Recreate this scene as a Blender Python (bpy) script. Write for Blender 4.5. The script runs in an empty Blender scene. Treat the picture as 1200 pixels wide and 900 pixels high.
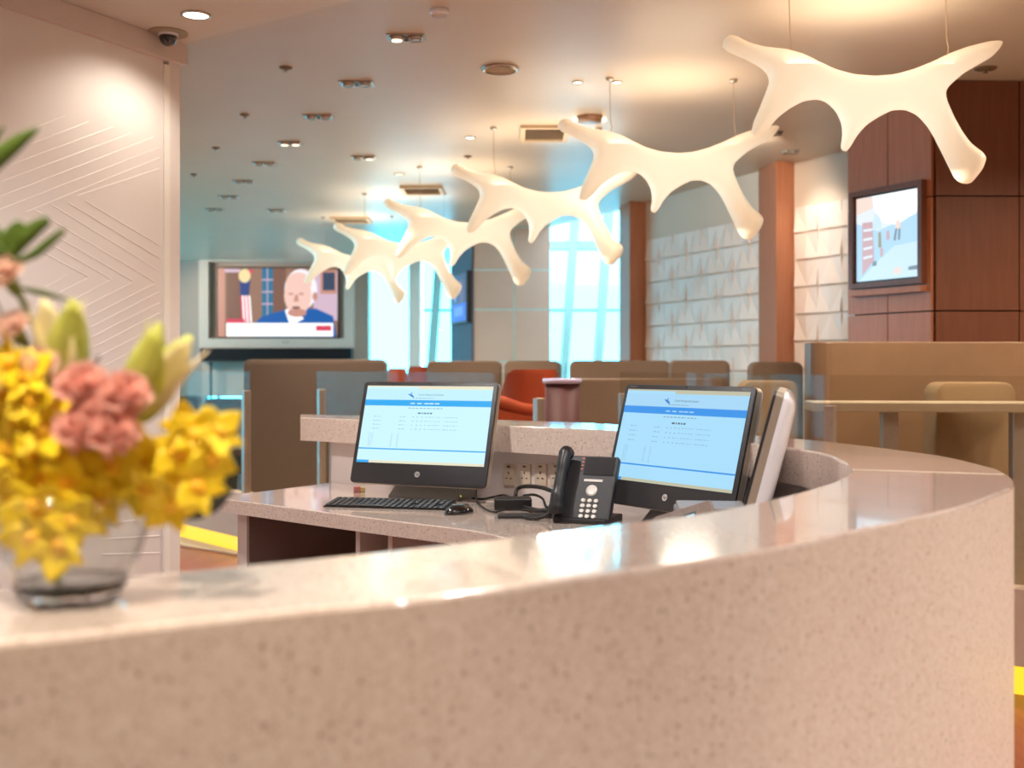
import bpy, bmesh, math, random
from mathutils import Vector, Matrix, Euler
random.seed(7)
C = bpy.context.scene.collection
SC = bpy.context.scene
# ------------------------------------------------------------------ camera, world, light, exposure
F, HZ, EYE = 1300.0, 428.0, 1.21          # focal length in px of a 1200 px frame, horizon row, eye height
cd = bpy.data.cameras.new('camera'); cam = bpy.data.objects.new('camera', cd); C.objects.link(cam)
cam.location = (0, 0, EYE); cam.rotation_euler = (math.pi/2, 0, 0)
cd.sensor_width = 36; cd.lens = 36*F/1200; cd.shift_y = -(450-HZ)/1200; cd.clip_start = .02; cd.clip_end = 200
cd.dof.use_dof = True; cd.dof.focus_distance = 3.15; cd.dof.aperture_fstop = 3.4
SC.camera = cam
vs = SC.view_settings
SC.display_settings.display_device = 'sRGB'
vs.view_transform = 'Standard'; vs.look = 'None'; vs.gamma = 1; vs.use_curve_mapping = False
vs.exposure = 0.1
try:
    SC.cycles.use_denoising = True; SC.cycles.sample_clamp_indirect = 4; SC.cycles.max_bounces = 10
    SC.cycles.transparent_max_bounces = 16; SC.cycles.diffuse_bounces = 5; SC.cycles.blur_glossy = .5
except Exception: pass
w = bpy.data.worlds.new('overcast_sky'); SC.world = w; w.use_nodes = True
bgn = w.node_tree.nodes['Background']; bgn.inputs[0].default_value = (.72, .89, 1, 1); bgn.inputs[1].default_value = 8.6

DOWN_W, PEND_UP, PEND_DN, PEND_E = 58.0, 5.0, 12.0, .78   # downlight watts, pendant uplight watts, pendant glow

def lamp(name, kind, loc, watts, col=(1, .88, .74), size=.08, spot=2.2, blend=.6, aim=None, parent=None):
    l = bpy.data.lights.new(name, kind); l.energy = watts; l.color = col
    o = bpy.data.objects.new(name, l); C.objects.link(o); o.location = loc
    if kind == 'SPOT': l.spot_size = spot; l.spot_blend = blend; l.shadow_soft_size = size
    elif kind == 'AREA': l.shape = 'DISK'; l.size = size
    else: l.shadow_soft_size = size
    if aim is not None:
        o.rotation_euler = (Vector(aim)-Vector(loc)).to_track_quat('-Z', 'Y').to_euler()
    if parent:
        o.parent = parent
    return o

# ------------------------------------------------------------------ helpers
def P(px, py, Y): return Vector(((px-600)*Y/F, Y, EYE-(py-HZ)*Y/F))
def onz(px, py, z):
    Y = (EYE-z)*F/(py-HZ); return Vector(((px-600)*Y/F, Y, z))
def lin(h):
    h = h.lstrip('#'); v = [int(h[i:i+2], 16)/255 for i in (0, 2, 4)]
    return tuple((c/12.92 if c <= .04045 else ((c+.055)/1.055)**2.4) for c in v)+(1,)
MATS = {}
def mat(name, col, rough=.5, metal=0, var=.06, scale=12, emit=0, coat=0, bump=0, spec=.5, sub=0, thin=0):
    if name in MATS: return MATS[name]
    m = bpy.data.materials.new(name); m.use_nodes = True; MATS[name] = m
    nt = m.node_tree; b = nt.nodes['Principled BSDF']
    c = lin(col) if isinstance(col, str) else tuple(col)+(1,)
    tc = nt.nodes.new('ShaderNodeTexCoord'); n = nt.nodes.new('ShaderNodeTexNoise')
    n.inputs['Scale'].default_value = scale; n.inputs['Detail'].default_value = 4
    nt.links.new(tc.outputs['Object'], n.inputs['Vector'])
    r = nt.nodes.new('ShaderNodeValToRGB')
    r.color_ramp.elements[0].position = .3; r.color_ramp.elements[1].position = .7
    r.color_ramp.elements[0].color = tuple(x*(1-var) for x in c[:3])+(1,)
    r.color_ramp.elements[1].color = tuple(min(1, x*(1+var)) for x in c[:3])+(1,)
    nt.links.new(n.outputs['Fac'], r.inputs['Fac']); nt.links.new(r.outputs['Color'], b.inputs['Base Color'])
    b.inputs['Roughness'].default_value = rough; b.inputs['Metallic'].default_value = metal
    b.inputs['Specular IOR Level'].default_value = spec; b.inputs['Coat Weight'].default_value = coat
    b.inputs['Coat Roughness'].default_value = .05
    if sub:
        b.inputs['Subsurface Weight'].default_value = sub; b.inputs['Subsurface Radius'].default_value = (.01, .006, .003)
    if emit:
        nt.links.new(r.outputs['Color'], b.inputs['Emission Color']); b.inputs['Emission Strength'].default_value = emit
    if thin:                                       # light passes through a petal
        tl = nt.nodes.new('ShaderNodeBsdfTranslucent'); nt.links.new(r.outputs['Color'], tl.inputs[0]); mx = nt.nodes.new('ShaderNodeMixShader'); mx.inputs[0].default_value = thin
        nt.links.new(b.outputs[0], mx.inputs[1]); nt.links.new(tl.outputs[0], mx.inputs[2]); nt.links.new(mx.outputs[0], nt.nodes['Material Output'].inputs[0])
    if bump:
        bp = nt.nodes.new('ShaderNodeBump'); bp.inputs['Strength'].default_value = bump; bp.inputs['Distance'].default_value = .004
        nt.links.new(n.outputs['Fac'], bp.inputs['Height']); nt.links.new(bp.outputs[0], b.inputs['Normal'])
    return m
def emis(name, col, s=1.0):
    """a lit surface (screen, lamp): black diffuse, emission only"""
    if name in MATS: return MATS[name]
    m = bpy.data.materials.new(name); m.use_nodes = True; MATS[name] = m
    b = m.node_tree.nodes['Principled BSDF']; b.inputs['Base Color'].default_value = (.01, .01, .01, 1)
    b.inputs['Roughness'].default_value = .35
    b.inputs['Emission Color'].default_value = lin(col); b.inputs['Emission Strength'].default_value = s
    return m
def glass(name, tint, refl=1.0, rough=0.0):
    if name in MATS: return MATS[name]
    m = bpy.data.materials.new(name); m.use_nodes = True; MATS[name] = m
    nt = m.node_tree; nt.nodes.remove(nt.nodes['Principled BSDF']); out = nt.nodes['Material Output']
    t = nt.nodes.new('ShaderNodeBsdfTransparent'); t.inputs[0].default_value = tuple(tint)+(1,)
    g = nt.nodes.new('ShaderNodeBsdfGlossy'); g.inputs['Roughness'].default_value = rough
    lw = nt.nodes.new('ShaderNodeLayerWeight'); lw.inputs['Blend'].default_value = .5
    f = nt.nodes.new('ShaderNodeMath'); f.operation = 'POWER'; f.inputs[1].default_value = 5; nt.links.new(lw.outputs['Facing'], f.inputs[0])
    mu = nt.nodes.new('ShaderNodeMath'); mu.operation = 'MULTIPLY_ADD'; mu.inputs[1].default_value = .9*refl; mu.inputs[2].default_value = .002+.04*min(refl, 1)
    mx = nt.nodes.new('ShaderNodeMixShader')
    nt.links.new(f.outputs[0], mu.inputs[0]); nt.links.new(mu.outputs[0], mx.inputs[0])
    nt.links.new(t.outputs[0], mx.inputs[1]); nt.links.new(g.outputs[0], mx.inputs[2])
    nt.links.new(mx.outputs[0], out.inputs[0])
    return m

def obj(name, bm, m, parent=None, smooth=False, loc=None):
    """links a bmesh as ONE mesh object"""
    me = bpy.data.meshes.new(name)
    bmesh.ops.recalc_face_normals(bm, faces=bm.faces) if not getattr(bm, 'keep', False) else None
    bm.to_mesh(me); bm.free()
    for mm in (m if isinstance(m, (list, tuple)) else [m]): me.materials.append(mm)
    if smooth:
        for p in me.polygons: p.use_smooth = True
    o = bpy.data.objects.new(name, me); C.objects.link(o)
    if parent: o.parent = parent
    if loc: o.location = loc
    return o
def share(name, me, parent, mtx=None):
    o = bpy.data.objects.new(name, me); C.objects.link(o); o.parent = parent
    if mtx is not None: o.matrix_local = mtx
    return o
def tag(o, label=None, cat=None, group=None, kind=None):
    if label: o['label'] = label
    if cat: o['category'] = cat
    if group: o['group'] = group
    if kind: o['kind'] = kind
    return o
def thing(name, label, cat, loc=(0, 0, 0), rz=0, group=None):
    o = bpy.data.objects.new(name, None); C.objects.link(o); o.location = loc; o.rotation_euler = (0, 0, rz)
    o.empty_display_size = .05
    return tag(o, label, cat, group)
def struct(name, bm, m, parent=None, smooth=False, label=None):
    o = obj(name, bm, m, parent, smooth)
    if not parent: o['kind'] = 'structure'
    if label: o['label'] = label
    return o
def dup(root, loc=None, rz=None, label=None, parent=None):
    r = root.copy(); C.objects.link(r)
    if parent: r.parent = parent
    if loc is not None: r.location = loc
    if rz is not None: r.rotation_euler = (0, 0, rz)
    if label: r['label'] = label
    for ch in list(root.children):
        c = ch.copy(); C.objects.link(c); c.parent = r
        for g in list(ch.children):
            d = g.copy(); C.objects.link(d); d.parent = c
    return r
def box(bm, lo, hi, bev=0, seg=2, mtx=None):
    lo, hi = Vector(lo), Vector(hi)
    r = bmesh.ops.create_cube(bm, size=1)
    vs_ = r['verts']; s = hi-lo; c = (hi+lo)/2
    for v in vs_: v.co = Vector((v.co.x*s.x, v.co.y*s.y, v.co.z*s.z))+c
    if bev:
        es = list({e for v in vs_ for e in v.link_edges})
        r2 = bmesh.ops.bevel(bm, geom=es, offset=bev, segments=seg, affect='EDGES', profile=.5)
        vs_ = list({v for f in r2['faces'] for v in f.verts} | {v for v in vs_ if v.is_valid})
    if mtx is not None:
        for v in set(vs_): v.co = mtx @ v.co
    return bm
def B(lo, hi, bev=0, seg=2, mtx=None): return box(bmesh.new(), lo, hi, bev, seg, mtx)
def prism(poly, z0, z1, bev=0, bm=None):
    """vertical prism over a plan polygon"""
    bm = bm or bmesh.new()
    a = [bm.verts.new((p[0], p[1], z0)) for p in poly]; b = [bm.verts.new((p[0], p[1], z1)) for p in poly]
    n = len(poly)
    bm.faces.new(a[::-1]); top = bm.faces.new(b)
    for i in range(n): bm.faces.new((a[i], a[(i+1) % n], b[(i+1) % n], b[i]))
    if bev:
        bmesh.ops.recalc_face_normals(bm, faces=bm.faces)
        bmesh.ops.bevel(bm, geom=[e for e in top.edges], offset=bev, segments=2, affect='EDGES', profile=.5)
    return bm
def slab2(a, b, thick, z0, z1, side=1, bev=0):
    """upright slab between two plan points, thickness to one side"""
    a, b = Vector(a[:2]), Vector(b[:2]); d = (b-a).normalized(); n = Vector((-d.y, d.x))*thick*side
    return prism([a, b, b+n, a+n], z0, z1, bev)
def lathe(prof, seg=32, bm=None, flute=None):
    bm = bm or bmesh.new(); rings = []
    for r, z in prof:
        ring = []
        for i in range(seg):
            a = 2*math.pi*i/seg; rr = r*(flute(a, z) if flute else 1)
            ring.append(bm.verts.new((rr*math.cos(a), rr*math.sin(a), z)))
        rings.append(ring)
    for k in range(len(rings)-1):
        for i in range(seg):
            bm.faces.new((rings[k][i], rings[k][(i+1) % seg], rings[k+1][(i+1) % seg], rings[k+1][i]))
    for ring in (rings[0], rings[-1]):
        try: bm.faces.new(ring)
        except Exception: pass
    return bm
def tube(bm, pts, rad, seg=8):
    pts = [Vector(p) for p in pts]; n = len(pts)
    rads = rad if isinstance(rad, (list, tuple)) else [rad]*n
    rings = []; up = Vector((0.13, .21, 1)).normalized()
    for i, p in enumerate(pts):
        t = (pts[min(i+1, n-1)]-pts[max(i-1, 0)]).normalized()
        x = t.cross(up)
        if x.length < 1e-3: x = t.cross(Vector((1, 0, 0)))
        x.normalize(); y = x.cross(t)
        rings.append([bm.verts.new(p+(x*math.cos(a)+y*math.sin(a))*rads[i]) for a in [2*math.pi*k/seg for k in range(seg)]])
    for k in range(n-1):
        for i in range(seg): bm.faces.new((rings[k][i], rings[k][(i+1) % seg], rings[k+1][(i+1) % seg], rings[k+1][i]))
    bm.faces.new(rings[0][::-1]); bm.faces.new(rings[-1])
    return bm
def spline(pts, n=8, closed=False):
    """Catmull-Rom through points"""
    pts = [Vector(p) for p in pts]; out = []
    for i in range(len(pts)-1):
        p0 = pts[max(i-1, 0)]; p1 = pts[i]; p2 = pts[i+1]; p3 = pts[min(i+2, len(pts)-1)]
        for k in range(n):
            t = k/n
            out.append(.5*((2*p1)+(p2-p0)*t+(2*p0-5*p1+4*p2-p3)*t*t+(3*p1-p0-3*p2+p3)*t**3))
    out.append(pts[-1]); return out
def flat(bm, pts, z, mi=0):
    """flat polygon in a screen's own plane: x right, y up, z towards the viewer -> mesh x, -y, z"""
    f = bm.faces.new([bm.verts.new((p[0], -z, p[1])) for p in pts]); f.material_index = mi; return f
def rect(bm, x0, y0, x1, y1, z, mi=0): return flat(bm, [(x0, y0), (x1, y0), (x1, y1), (x0, y1)], z, mi)
def ell(bm, cx, cy, rx, ry, z, mi=0, n=20, rot=0):
    return flat(bm, [(cx+rx*math.cos(t)*math.cos(rot)-ry*math.sin(t)*math.sin(rot), cy+rx*math.cos(t)*math.sin(rot)+ry*math.sin(t)*math.cos(rot)) for t in [2*math.pi*i/n for i in range(n)]], z, mi)
def rrect(w_, h_, r, n=4):
    pts = []
    for cx, cy, a0 in ((w_/2-r, h_/2-r, 0), (-w_/2+r, h_/2-r, 90), (-w_/2+r, -h_/2+r, 180), (w_/2-r, -h_/2+r, 270)):
        for k in range(n+1):
            a = math.radians(a0+90*k/n); pts.append((cx+r*math.cos(a), cy+r*math.sin(a)))
    return pts
def plate(poly, y0, y1, bm=None, bev=0):
    """plate in the xz plane, from y0 (front) to y1 (back)"""
    bm = bm or bmesh.new(); n = len(poly)
    a = [bm.verts.new((p[0], y0, p[1])) for p in poly]; b = [bm.verts.new((p[0], y1, p[1])) for p in poly]
    fa = bm.faces.new(a); bm.faces.new(b[::-1])
    for i in range(n): bm.faces.new((a[i], b[i], b[(i+1) % n], a[(i+1) % n]))
    if bev:
        bmesh.ops.recalc_face_normals(bm, faces=bm.faces)
        bmesh.ops.bevel(bm, geom=list(fa.edges), offset=bev, segments=2, affect='EDGES', profile=.5)
    return bm
def text(name, s, size, m, parent, mtx, extrude=.0002, align='CENTER', shear=0):
    cu = bpy.data.curves.new(name, 'FONT'); cu.body = s; cu.size = size; cu.extrude = extrude; cu.align_x = align; cu.align_y = 'CENTER'; cu.shear = shear
    o = bpy.data.objects.new(name+'_tmp', cu); C.objects.link(o)
    bpy.context.view_layer.update()
    me = bpy.data.meshes.new_from_object(o.evaluated_get(bpy.context.evaluated_depsgraph_get()))
    me.name = name; bpy.data.objects.remove(o); bpy.data.curves.remove(cu)
    me.materials.clear(); me.materials.append(m)
    t = bpy.data.objects.new(name, me); C.objects.link(t); t.parent = parent; t.matrix_local = mtx
    return t
FACE = Matrix.Rotation(math.pi/2, 4, 'X')      # text plane (xy) -> screen plane (xz, facing -y)

# ------------------------------------------------------------------ materials
def terrazzo(name, rough, coat):
    m = bpy.data.materials.new(name); m.use_nodes = True; nt = m.node_tree; b = nt.nodes['Principled BSDF']
    tc = nt.nodes.new('ShaderNodeTexCoord'); L = nt.links.new
    n = nt.nodes.new('ShaderNodeTexNoise'); n.inputs['Scale'].default_value = 90; n.inputs['Detail'].default_value = 5
    L(tc.outputs['Object'], n.inputs['Vector'])
    r = nt.nodes.new('ShaderNodeValToRGB'); r.color_ramp.elements[0].position = .3; r.color_ramp.elements[1].position = .72
    r.color_ramp.elements[0].color = lin('#d0bdb0'); r.color_ramp.elements[1].color = lin('#dccec4')
    L(n.outputs['Fac'], r.inputs['Fac'])
    prev = r.outputs['Color']
    for sc, th, col, keep in ((95, .30, '#866a54', .66), (190, .34, '#967a62', .58), (330, .36, '#a58a72', .45), (230, .30, '#ecdfd2', .6)):
        v = nt.nodes.new('ShaderNodeTexVoronoi'); v.inputs['Scale'].default_value = sc
        L(tc.outputs['Object'], v.inputs['Vector'])
        mr = nt.nodes.new('ShaderNodeMapRange'); mr.inputs['From Min'].default_value = th; mr.inputs['From Max'].default_value = th*.55
        L(v.outputs['Distance'], mr.inputs['Value'])
        sx = nt.nodes.new('ShaderNodeSeparateColor'); L(v.outputs['Color'], sx.inputs[0])
        gt = nt.nodes.new('ShaderNodeMath'); gt.operation = 'GREATER_THAN'; gt.inputs[1].default_value = keep; L(sx.outputs[0], gt.inputs[0])
        mu = nt.nodes.new('ShaderNodeMath'); mu.operation = 'MULTIPLY'; L(mr.outputs[0], mu.inputs[0]); L(gt.outputs[0], mu.inputs[1])
        m2 = nt.nodes.new('ShaderNodeMath'); m2.operation = 'MULTIPLY'; m2.inputs[1].default_value = .62; L(mu.outputs[0], m2.inputs[0])
        mx = nt.nodes.new('ShaderNodeMix'); mx.data_type = 'RGBA'; L(m2.outputs[0], mx.inputs['Factor']); L(prev, mx.inputs[6]); mx.inputs[7].default_value = lin(col)
        prev = mx.outputs[2]
    L(prev, b.inputs['Base Color']); b.inputs['Roughness'].default_value = rough; b.inputs['Specular IOR Level'].default_value = .5
    b.inputs['Coat Weight'].default_value = coat; b.inputs['Coat Roughness'].default_value = .04
    return m
STONE = terrazzo('polished_speckled_stone', .12, .8); STONEF = terrazzo('honed_speckled_stone', .42, .06)
def wood(name, c1, c2, sc=(1, 1, .08), rough=.45):
    m = bpy.data.materials.new(name); m.use_nodes = True; nt = m.node_tree; b = nt.nodes['Principled BSDF']; L = nt.links.new
    tc = nt.nodes.new('ShaderNodeTexCoord'); mp = nt.nodes.new('ShaderNodeMapping'); mp.inputs['Scale'].default_value = sc
    n = nt.nodes.new('ShaderNodeTexNoise'); n.inputs['Scale'].default_value = 40; n.inputs['Detail'].default_value = 6
    r = nt.nodes.new('ShaderNodeValToRGB'); r.color_ramp.elements[0].color = lin(c1); r.color_ramp.elements[1].color = lin(c2)
    r.color_ramp.elements[0].position = .35; r.color_ramp.elements[1].position = .65
    L(tc.outputs['Object'], mp.inputs[0]); L(mp.outputs[0], n.inputs['Vector']); L(n.outputs['Fac'], r.inputs[0]); L(r.outputs[0], b.inputs['Base Color'])
    b.inputs['Roughness'].default_value = rough
    return m
WOOD = wood('brown_wood_veneer', '#a8694a', '#b07252')
WOODF = wood('red_brown_floor', '#7a3e26', '#8a4a30', (1, .08, 1), .35)
CEIL = mat('ceiling_paint', '#cfbfae', .38, var=.02, scale=3)
SOFF = mat('soffit_paint', '#d6cdc2', .7, var=.02, scale=3)
WALLW = mat('white_panel_paint', '#efe8e4', .5, var=.02, scale=3)
WALLC = mat('warm_wall_paint', '#d4c4b4', .65, var=.02, scale=3)
TILE = mat('white_relief_tile', '#eadcd5', .45, var=.02, scale=6)
GREY = mat('grey_wall_paint', '#b09a8e', .6, var=.03, scale=3)
DGREY = mat('dark_grey_wall_paint', '#94837a', .6, var=.03, scale=3)
LGREY = mat('light_grey_panel', '#d6c5ba', .5, var=.03, scale=3)
PURP = mat('slate_wall_paint', '#5d5a68', .6, var=.04, scale=4)
BLACK = mat('black_plastic', '#1d1d1f', .38, var=.1, scale=60)
CHAR = mat('charcoal_plastic', '#2b2b2e', .45, var=.08, scale=80)
WHITE = mat('white_plastic', '#f3f3fa', .22, var=.01, scale=30, coat=.6)
SILV = mat('tan_reflecting_silver', '#b5a998', .3, .4, var=.03, scale=30)
GPL = mat('grey_plastic', '#7b7774', .4, var=.05, scale=50)
STEEL = mat('brushed_steel', '#a89c94', .45, .6, var=.05, scale=50)
TAUPE = mat('taupe_fabric', '#7a6556', .8, var=.08, scale=90, bump=.15)
TAN = mat('tan_fabric', '#8f7556', .75, var=.08, scale=90, bump=.15)
BROWN = mat('brown_fabric', '#54443a', .8, var=.08, scale=90, bump=.15)
ORANGE = mat('orange_fabric', '#a8401a', .75, var=.08, scale=60, bump=.1)
MAROON = mat('maroon_lacquer', '#4c2022', .6, var=.05, scale=20)
LAM = mat('pale_laminate', '#d9cfcb', .45, var=.03, scale=10)
DLAM = mat('taupe_laminate', '#8b7c76', .55, var=.04, scale=10)
BEIGE = mat('beige_laminate', '#b3a189', .5, var=.04, scale=10)
CARPET = mat('beige_carpet', '#b8a793', .9, var=.12, scale=140, bump=.3)
GL = glass('balustrade_glass', (.93, .93, .90), .12)
WINGL = glass('tinted_window_glass', (.37, .87, 1.0), 1.0)
FROST = mat('frosted_film', '#c9eef2', .6, var=.02)
LED = emis('yellow_led', '#ffcf30', 1.25)
LIT = emis('lit_lamp', '#fff6e0', 4.0)
LITW = emis('lit_lamp_warm', '#ffe9c4', 2.5)
DARKF = mat('dark_lamp_recess', '#5a4d45', .5, var=.1, scale=30)
CHROME = mat('satin_metal_trim', '#b9afa6', .25, .8, var=.05, scale=40)

# ------------------------------------------------------------------ the room
ZC, ZS = 2.75, 2.50                       # lounge ceiling, lower soffit over the desk
DL = Vector((-.47, -.883, 0)); L0 = Vector((-1.335, 4.46, 0))       # white panelled wall: far end, direction towards the viewer
NL = Vector((.883, -.47, 0))
struct('floor', B((-9, -3.4, -.1), (7, 22, 0)), WOODF)
struct('floor_bounce', prism([(-8.9, -3.3), (6.9, -3.3), (6.9, 1.9), (2.3, 2.3), (1.3, 1.3), (.6, .3), (-1.5, -.2), (-3.5, -.5), (-8.9, -.5)], .001, .01), mat('pale_bounce_floor', '#b09c86', .3, var=.04, scale=4))  # unseen pale floor piece, added to bounce light onto the counter front
cg = struct('floor_carpet', prism([(-8.9, 5.2), (-2.6, 7.7), (-1.75, 7.05), (-1.3, 7.2), (.3, 5.5), (.75, 5.8), (1.4, 4.6), (3.5, 3.3), (6.9, 3.3), (6.9, 16.3), (-8.9, 16.3)], .001, .012), CARPET)
ce = struct('ceiling', prism([(-9, -3.4), (7, -3.4), (7, 10.7), (1.25, 10.7), (.45, 12.25), (.2, 13.4), (-.2, 16.7), (-9, 16.7)], ZC, ZC+.12), CEIL)
so = prism([(-1.335, 4.46), (7, -1.33), (7, -3.4), (-5.5, -3.4)], ZS, ZC)
struct('soffit', so, SOFF, ce)
# outer shell
struct('wall_rear', B((-9, -3.55, 0), (7, -3.4, ZC)), WALLC)
struct('wall_east', B((6.9, -3.4, 0), (7.05, 16.6, ZC)), WALLC)

# white panelled wall on the left
wl = struct('wall_left', slab2(L0+DL*.09, L0+DL*8.9, .14, 0, ZS, -1), WALLW)
struct('end_post', slab2(L0, L0+DL*.06, .19, 0, ZS, -1, 0), WALLW, wl)
struct('metal_edge_strip', slab2(L0+DL*.06+NL*.006, L0+DL*.09+NL*.006, .15, 0, ZS-.10, -1), mat('pale_metal_strip', '#fbf8f2', .35, 0, var=.02), wl)
def on_left(px, py):
    """point of the left wall's face seen at a place of the frame -> (distance along the wall, height)"""
    k = (px-600)/F                                # X = k*Y on the ray
    s = (L0.x-k*L0.y)/(k*DL.y-DL.x); Y = L0.y+DL.y*s
    return s, EYE-(py-HZ)*Y/F
def ridge(parent, a, b, wd=.008, th=.0016):
    """a slanting wedge-shaped ridge on the left wall"""
    bm = bmesh.new(); (s0, z0), (s1, z1) = a, b
    p0 = L0+DL*s0+Vector((0, 0, z0)); p1 = L0+DL*s1+Vector((0, 0, z1)); n = NL
    d = (p1-p0).normalized(); u = n.cross(d)
    if u.z < 0: u = -u
    A = [p0-n*.002, p0+n*th, p0+u*wd-n*.002]; Bq = [p1-n*.002, p1+n*th, p1+u*wd-n*.002]
    va = [bm.verts.new(p) for p in A]; vb = [bm.verts.new(p) for p in Bq]
    bm.faces.new(va); bm.faces.new(vb[::-1])
    for i in range(3): bm.faces.new((va[i], va[(i+1) % 3], vb[(i+1) % 3], vb[i]))
    return obj('ridge', bm, WALLW, parent)
rl = []
for x0, y0, x1, y1 in ((0, 166, 78, 135.5), (0, 183, 104, 143), (0, 198, 133, 149), (0, 214, 155, 156), (0, 231, 180, 161),
                       (0, 246, 187, 173), (30, 249, 187, 185), (90, 230, 187, 198),
                       (40, 345, 78, 323), (40, 358, 104, 326), (85, 352, 131, 328), (95, 362, 156, 331), (104, 372, 181, 333),
                       (106, 384, 187, 342), (106, 396, 187, 355), (108, 408, 187, 367), (112, 420, 187, 381), (112, 434, 187, 396),
                       (60, 240, 187, 318), (80, 238, 187, 303), (100, 236, 187, 288), (40, 246, 180, 330), (30, 256, 156, 330), (20, 264, 131, 328), (10, 274, 104, 325),
                       (120, 560, 187, 545), (120, 578, 187, 566), (120, 596, 187, 586), (120, 614, 187, 607), (120, 632, 187, 628), (120, 650, 187, 648)):
    ridge(wl, on_left(x0, y0), on_left(x1, y1))
co = bmesh.new()
a = L0-DL*.012; b = L0+DL*8.9
prism([a+NL*.028, b+NL*.028, b-NL*.02, a-NL*.20], ZS-.085, ZS-.002, bm=co)
struct('cornice', co, mat('cornice_paint', '#ddcfc8', .55, var=.02), wl)

# far wall with the large screen
YB = 16.4
def XB(px, Y=YB): return (px-600)*Y/F
struct('wall_north', B((-8.9, YB, 0), (XB(240), YB+.2, ZC)), DGREY)
struct('wall_north_screen_bay', B((XB(237), YB-.02, .75), (XB(432), YB+.2, ZC)), GREY)
struct('trim_1', B((XB(480), YB-.15, 0), (XB(493), YB+.2, 3.2)), LGREY)                        # pillar between the windows
w1 = struct('window_1', B((XB(432), YB+.06, .3), (XB(480), YB+.07, ZC)), glass('frosted_window_glass', (.37, .87, .97), .4, .3))
struct('frame', B((XB(432), YB-.02, .2), (XB(480), YB+.1, .3)), LGREY, w1)
# sloping-mullion glass front
w2 = struct('window_2', B((XB(493), YB+.4, 0), (3.6, YB+.41, 4.6)), WINGL)
CYF = mat('pale_blue_mullion_paint', '#8fc0c4', .45, var=.03)
for i in range(10):
    x = -1.30+i*.50
    struct('mullion', plate([(x-.06, 0), (x+.06, 0), (x+.40, 4.6), (x+.28, 4.6)], YB+.2, YB+.38), CYF, w2)
for z, t in ((.95, .03), (2.02, .035), (2.95, .12), (3.9, .03)):
    struct('transom', B((XB(494), YB+.24, z), (3.6, YB+.37, z+t)), mat('dark_transom_paint', '#6f9aa0', .5) if t < .1 else CYF, w2)
struct('roof_void', B((-1.5, 10.5, 4.6), (7, YB+.5, 4.7)), SOFF, ce)
# low lit glass under the screen bay
w3 = struct('window_3', B((XB(240), YB+.05, .05), (XB(432), YB+.06, .75)), WINGL)
for i in range(6):
    x = XB(240)+(i+.5)*.4
    struct('mullion', B((x-.02, YB, .05), (x+.02, YB+.04, .75)), CYF, w3)
# west glass wall (daylight for the far end of the lounge)
ww = struct('wall_west', B((-9.05, -3.4, 0), (-8.9, 9, ZC)), WALLC)
struct('sill_wall', B((-9.05, 9, 0), (-8.9, 16.6, .1)), WALLC, ww)
w4 = struct('window_4', B((-9.0, 9, .1), (-8.99, 16.5, ZC)), WINGL)
for i in range(6): struct('mullion', B((-9.03, 9+i*1.45, .1), (-8.93, 9.07+i*1.45, ZC)), CYF, w4)

# grey panelled pier with slate flank
pier = struct('wall_pier', prism([(-.426, 12.32), (.426, 12.32), (.25, 13.4), (-.70, 13.4)], 0, ZC), mat('pier_joint_paint', '#d2eef0', .4))
xs = [-.426, .02, .426]; zs = [0, .62, 1.24, 1.77, 2.27, ZC-.005]
zs = [0, 1.25, 1.83, 2.27, ZC-.005]
for i in range(2):
    for k in range(4):
        struct('panel', B((xs[i]+.006+(.012 if i else 0), 12.312, zs[k]+.012), (xs[i+1]-.006, 12.325, zs[k+1]-.012)), LGREY, pier)
fd = Vector((-.258, .966, 0)); fn = Vector((-.966, -.258, 0))
struct('slate_flank', slab2(Vector((-.426, 12.30)), Vector((-.426, 12.30))+fd.xy*1.12, .02, 0, ZC, 1), PURP, pier)

# brown veneered block on the right: the face with the screen, and the broad face, darkened like shade
blk = struct('wall_brown_block', prism([(2.29, 6.03), (6.9, 6.12), (6.9, 7.6), (2.7, 7.6), (2.03, 6.57)], 0, ZC), mat('dark_joint', '#3c2318', .6))
A0, A1 = Vector((2.285, 6.01)), Vector((2.005, 6.57))
for z0, z1 in ((0, .72), (.728, 1.50), (1.508, 2.12), (2.128, ZC-.003)):
    for t0, t1 in ((0, .495), (.505, 1)):
        struct('panel', slab2(A0+(A1-A0)*t0, A0+(A1-A0)*t1, .02, z0, z1, 1), WOOD, blk)
WOODD = wood('shaded_brown_veneer', '#6b3c27', '#74442d')  # the block's veneer again, with the forward face's shade put into its colour
for z0, z1 in ((0, .72), (.728, 1.50), (1.508, 2.12), (2.128, ZC-.003)):
    for x0, x1 in ((2.29, 2.74), (2.746, 3.4), (3.406, 4.2), (4.206, 5.2)):
        struct('panel', slab2((x0, 6.01+(x0-2.29)*.0195), (x1, 6.01+(x1-2.29)*.0195), .02, z0, z1, -1), WOODD, blk)
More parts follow.
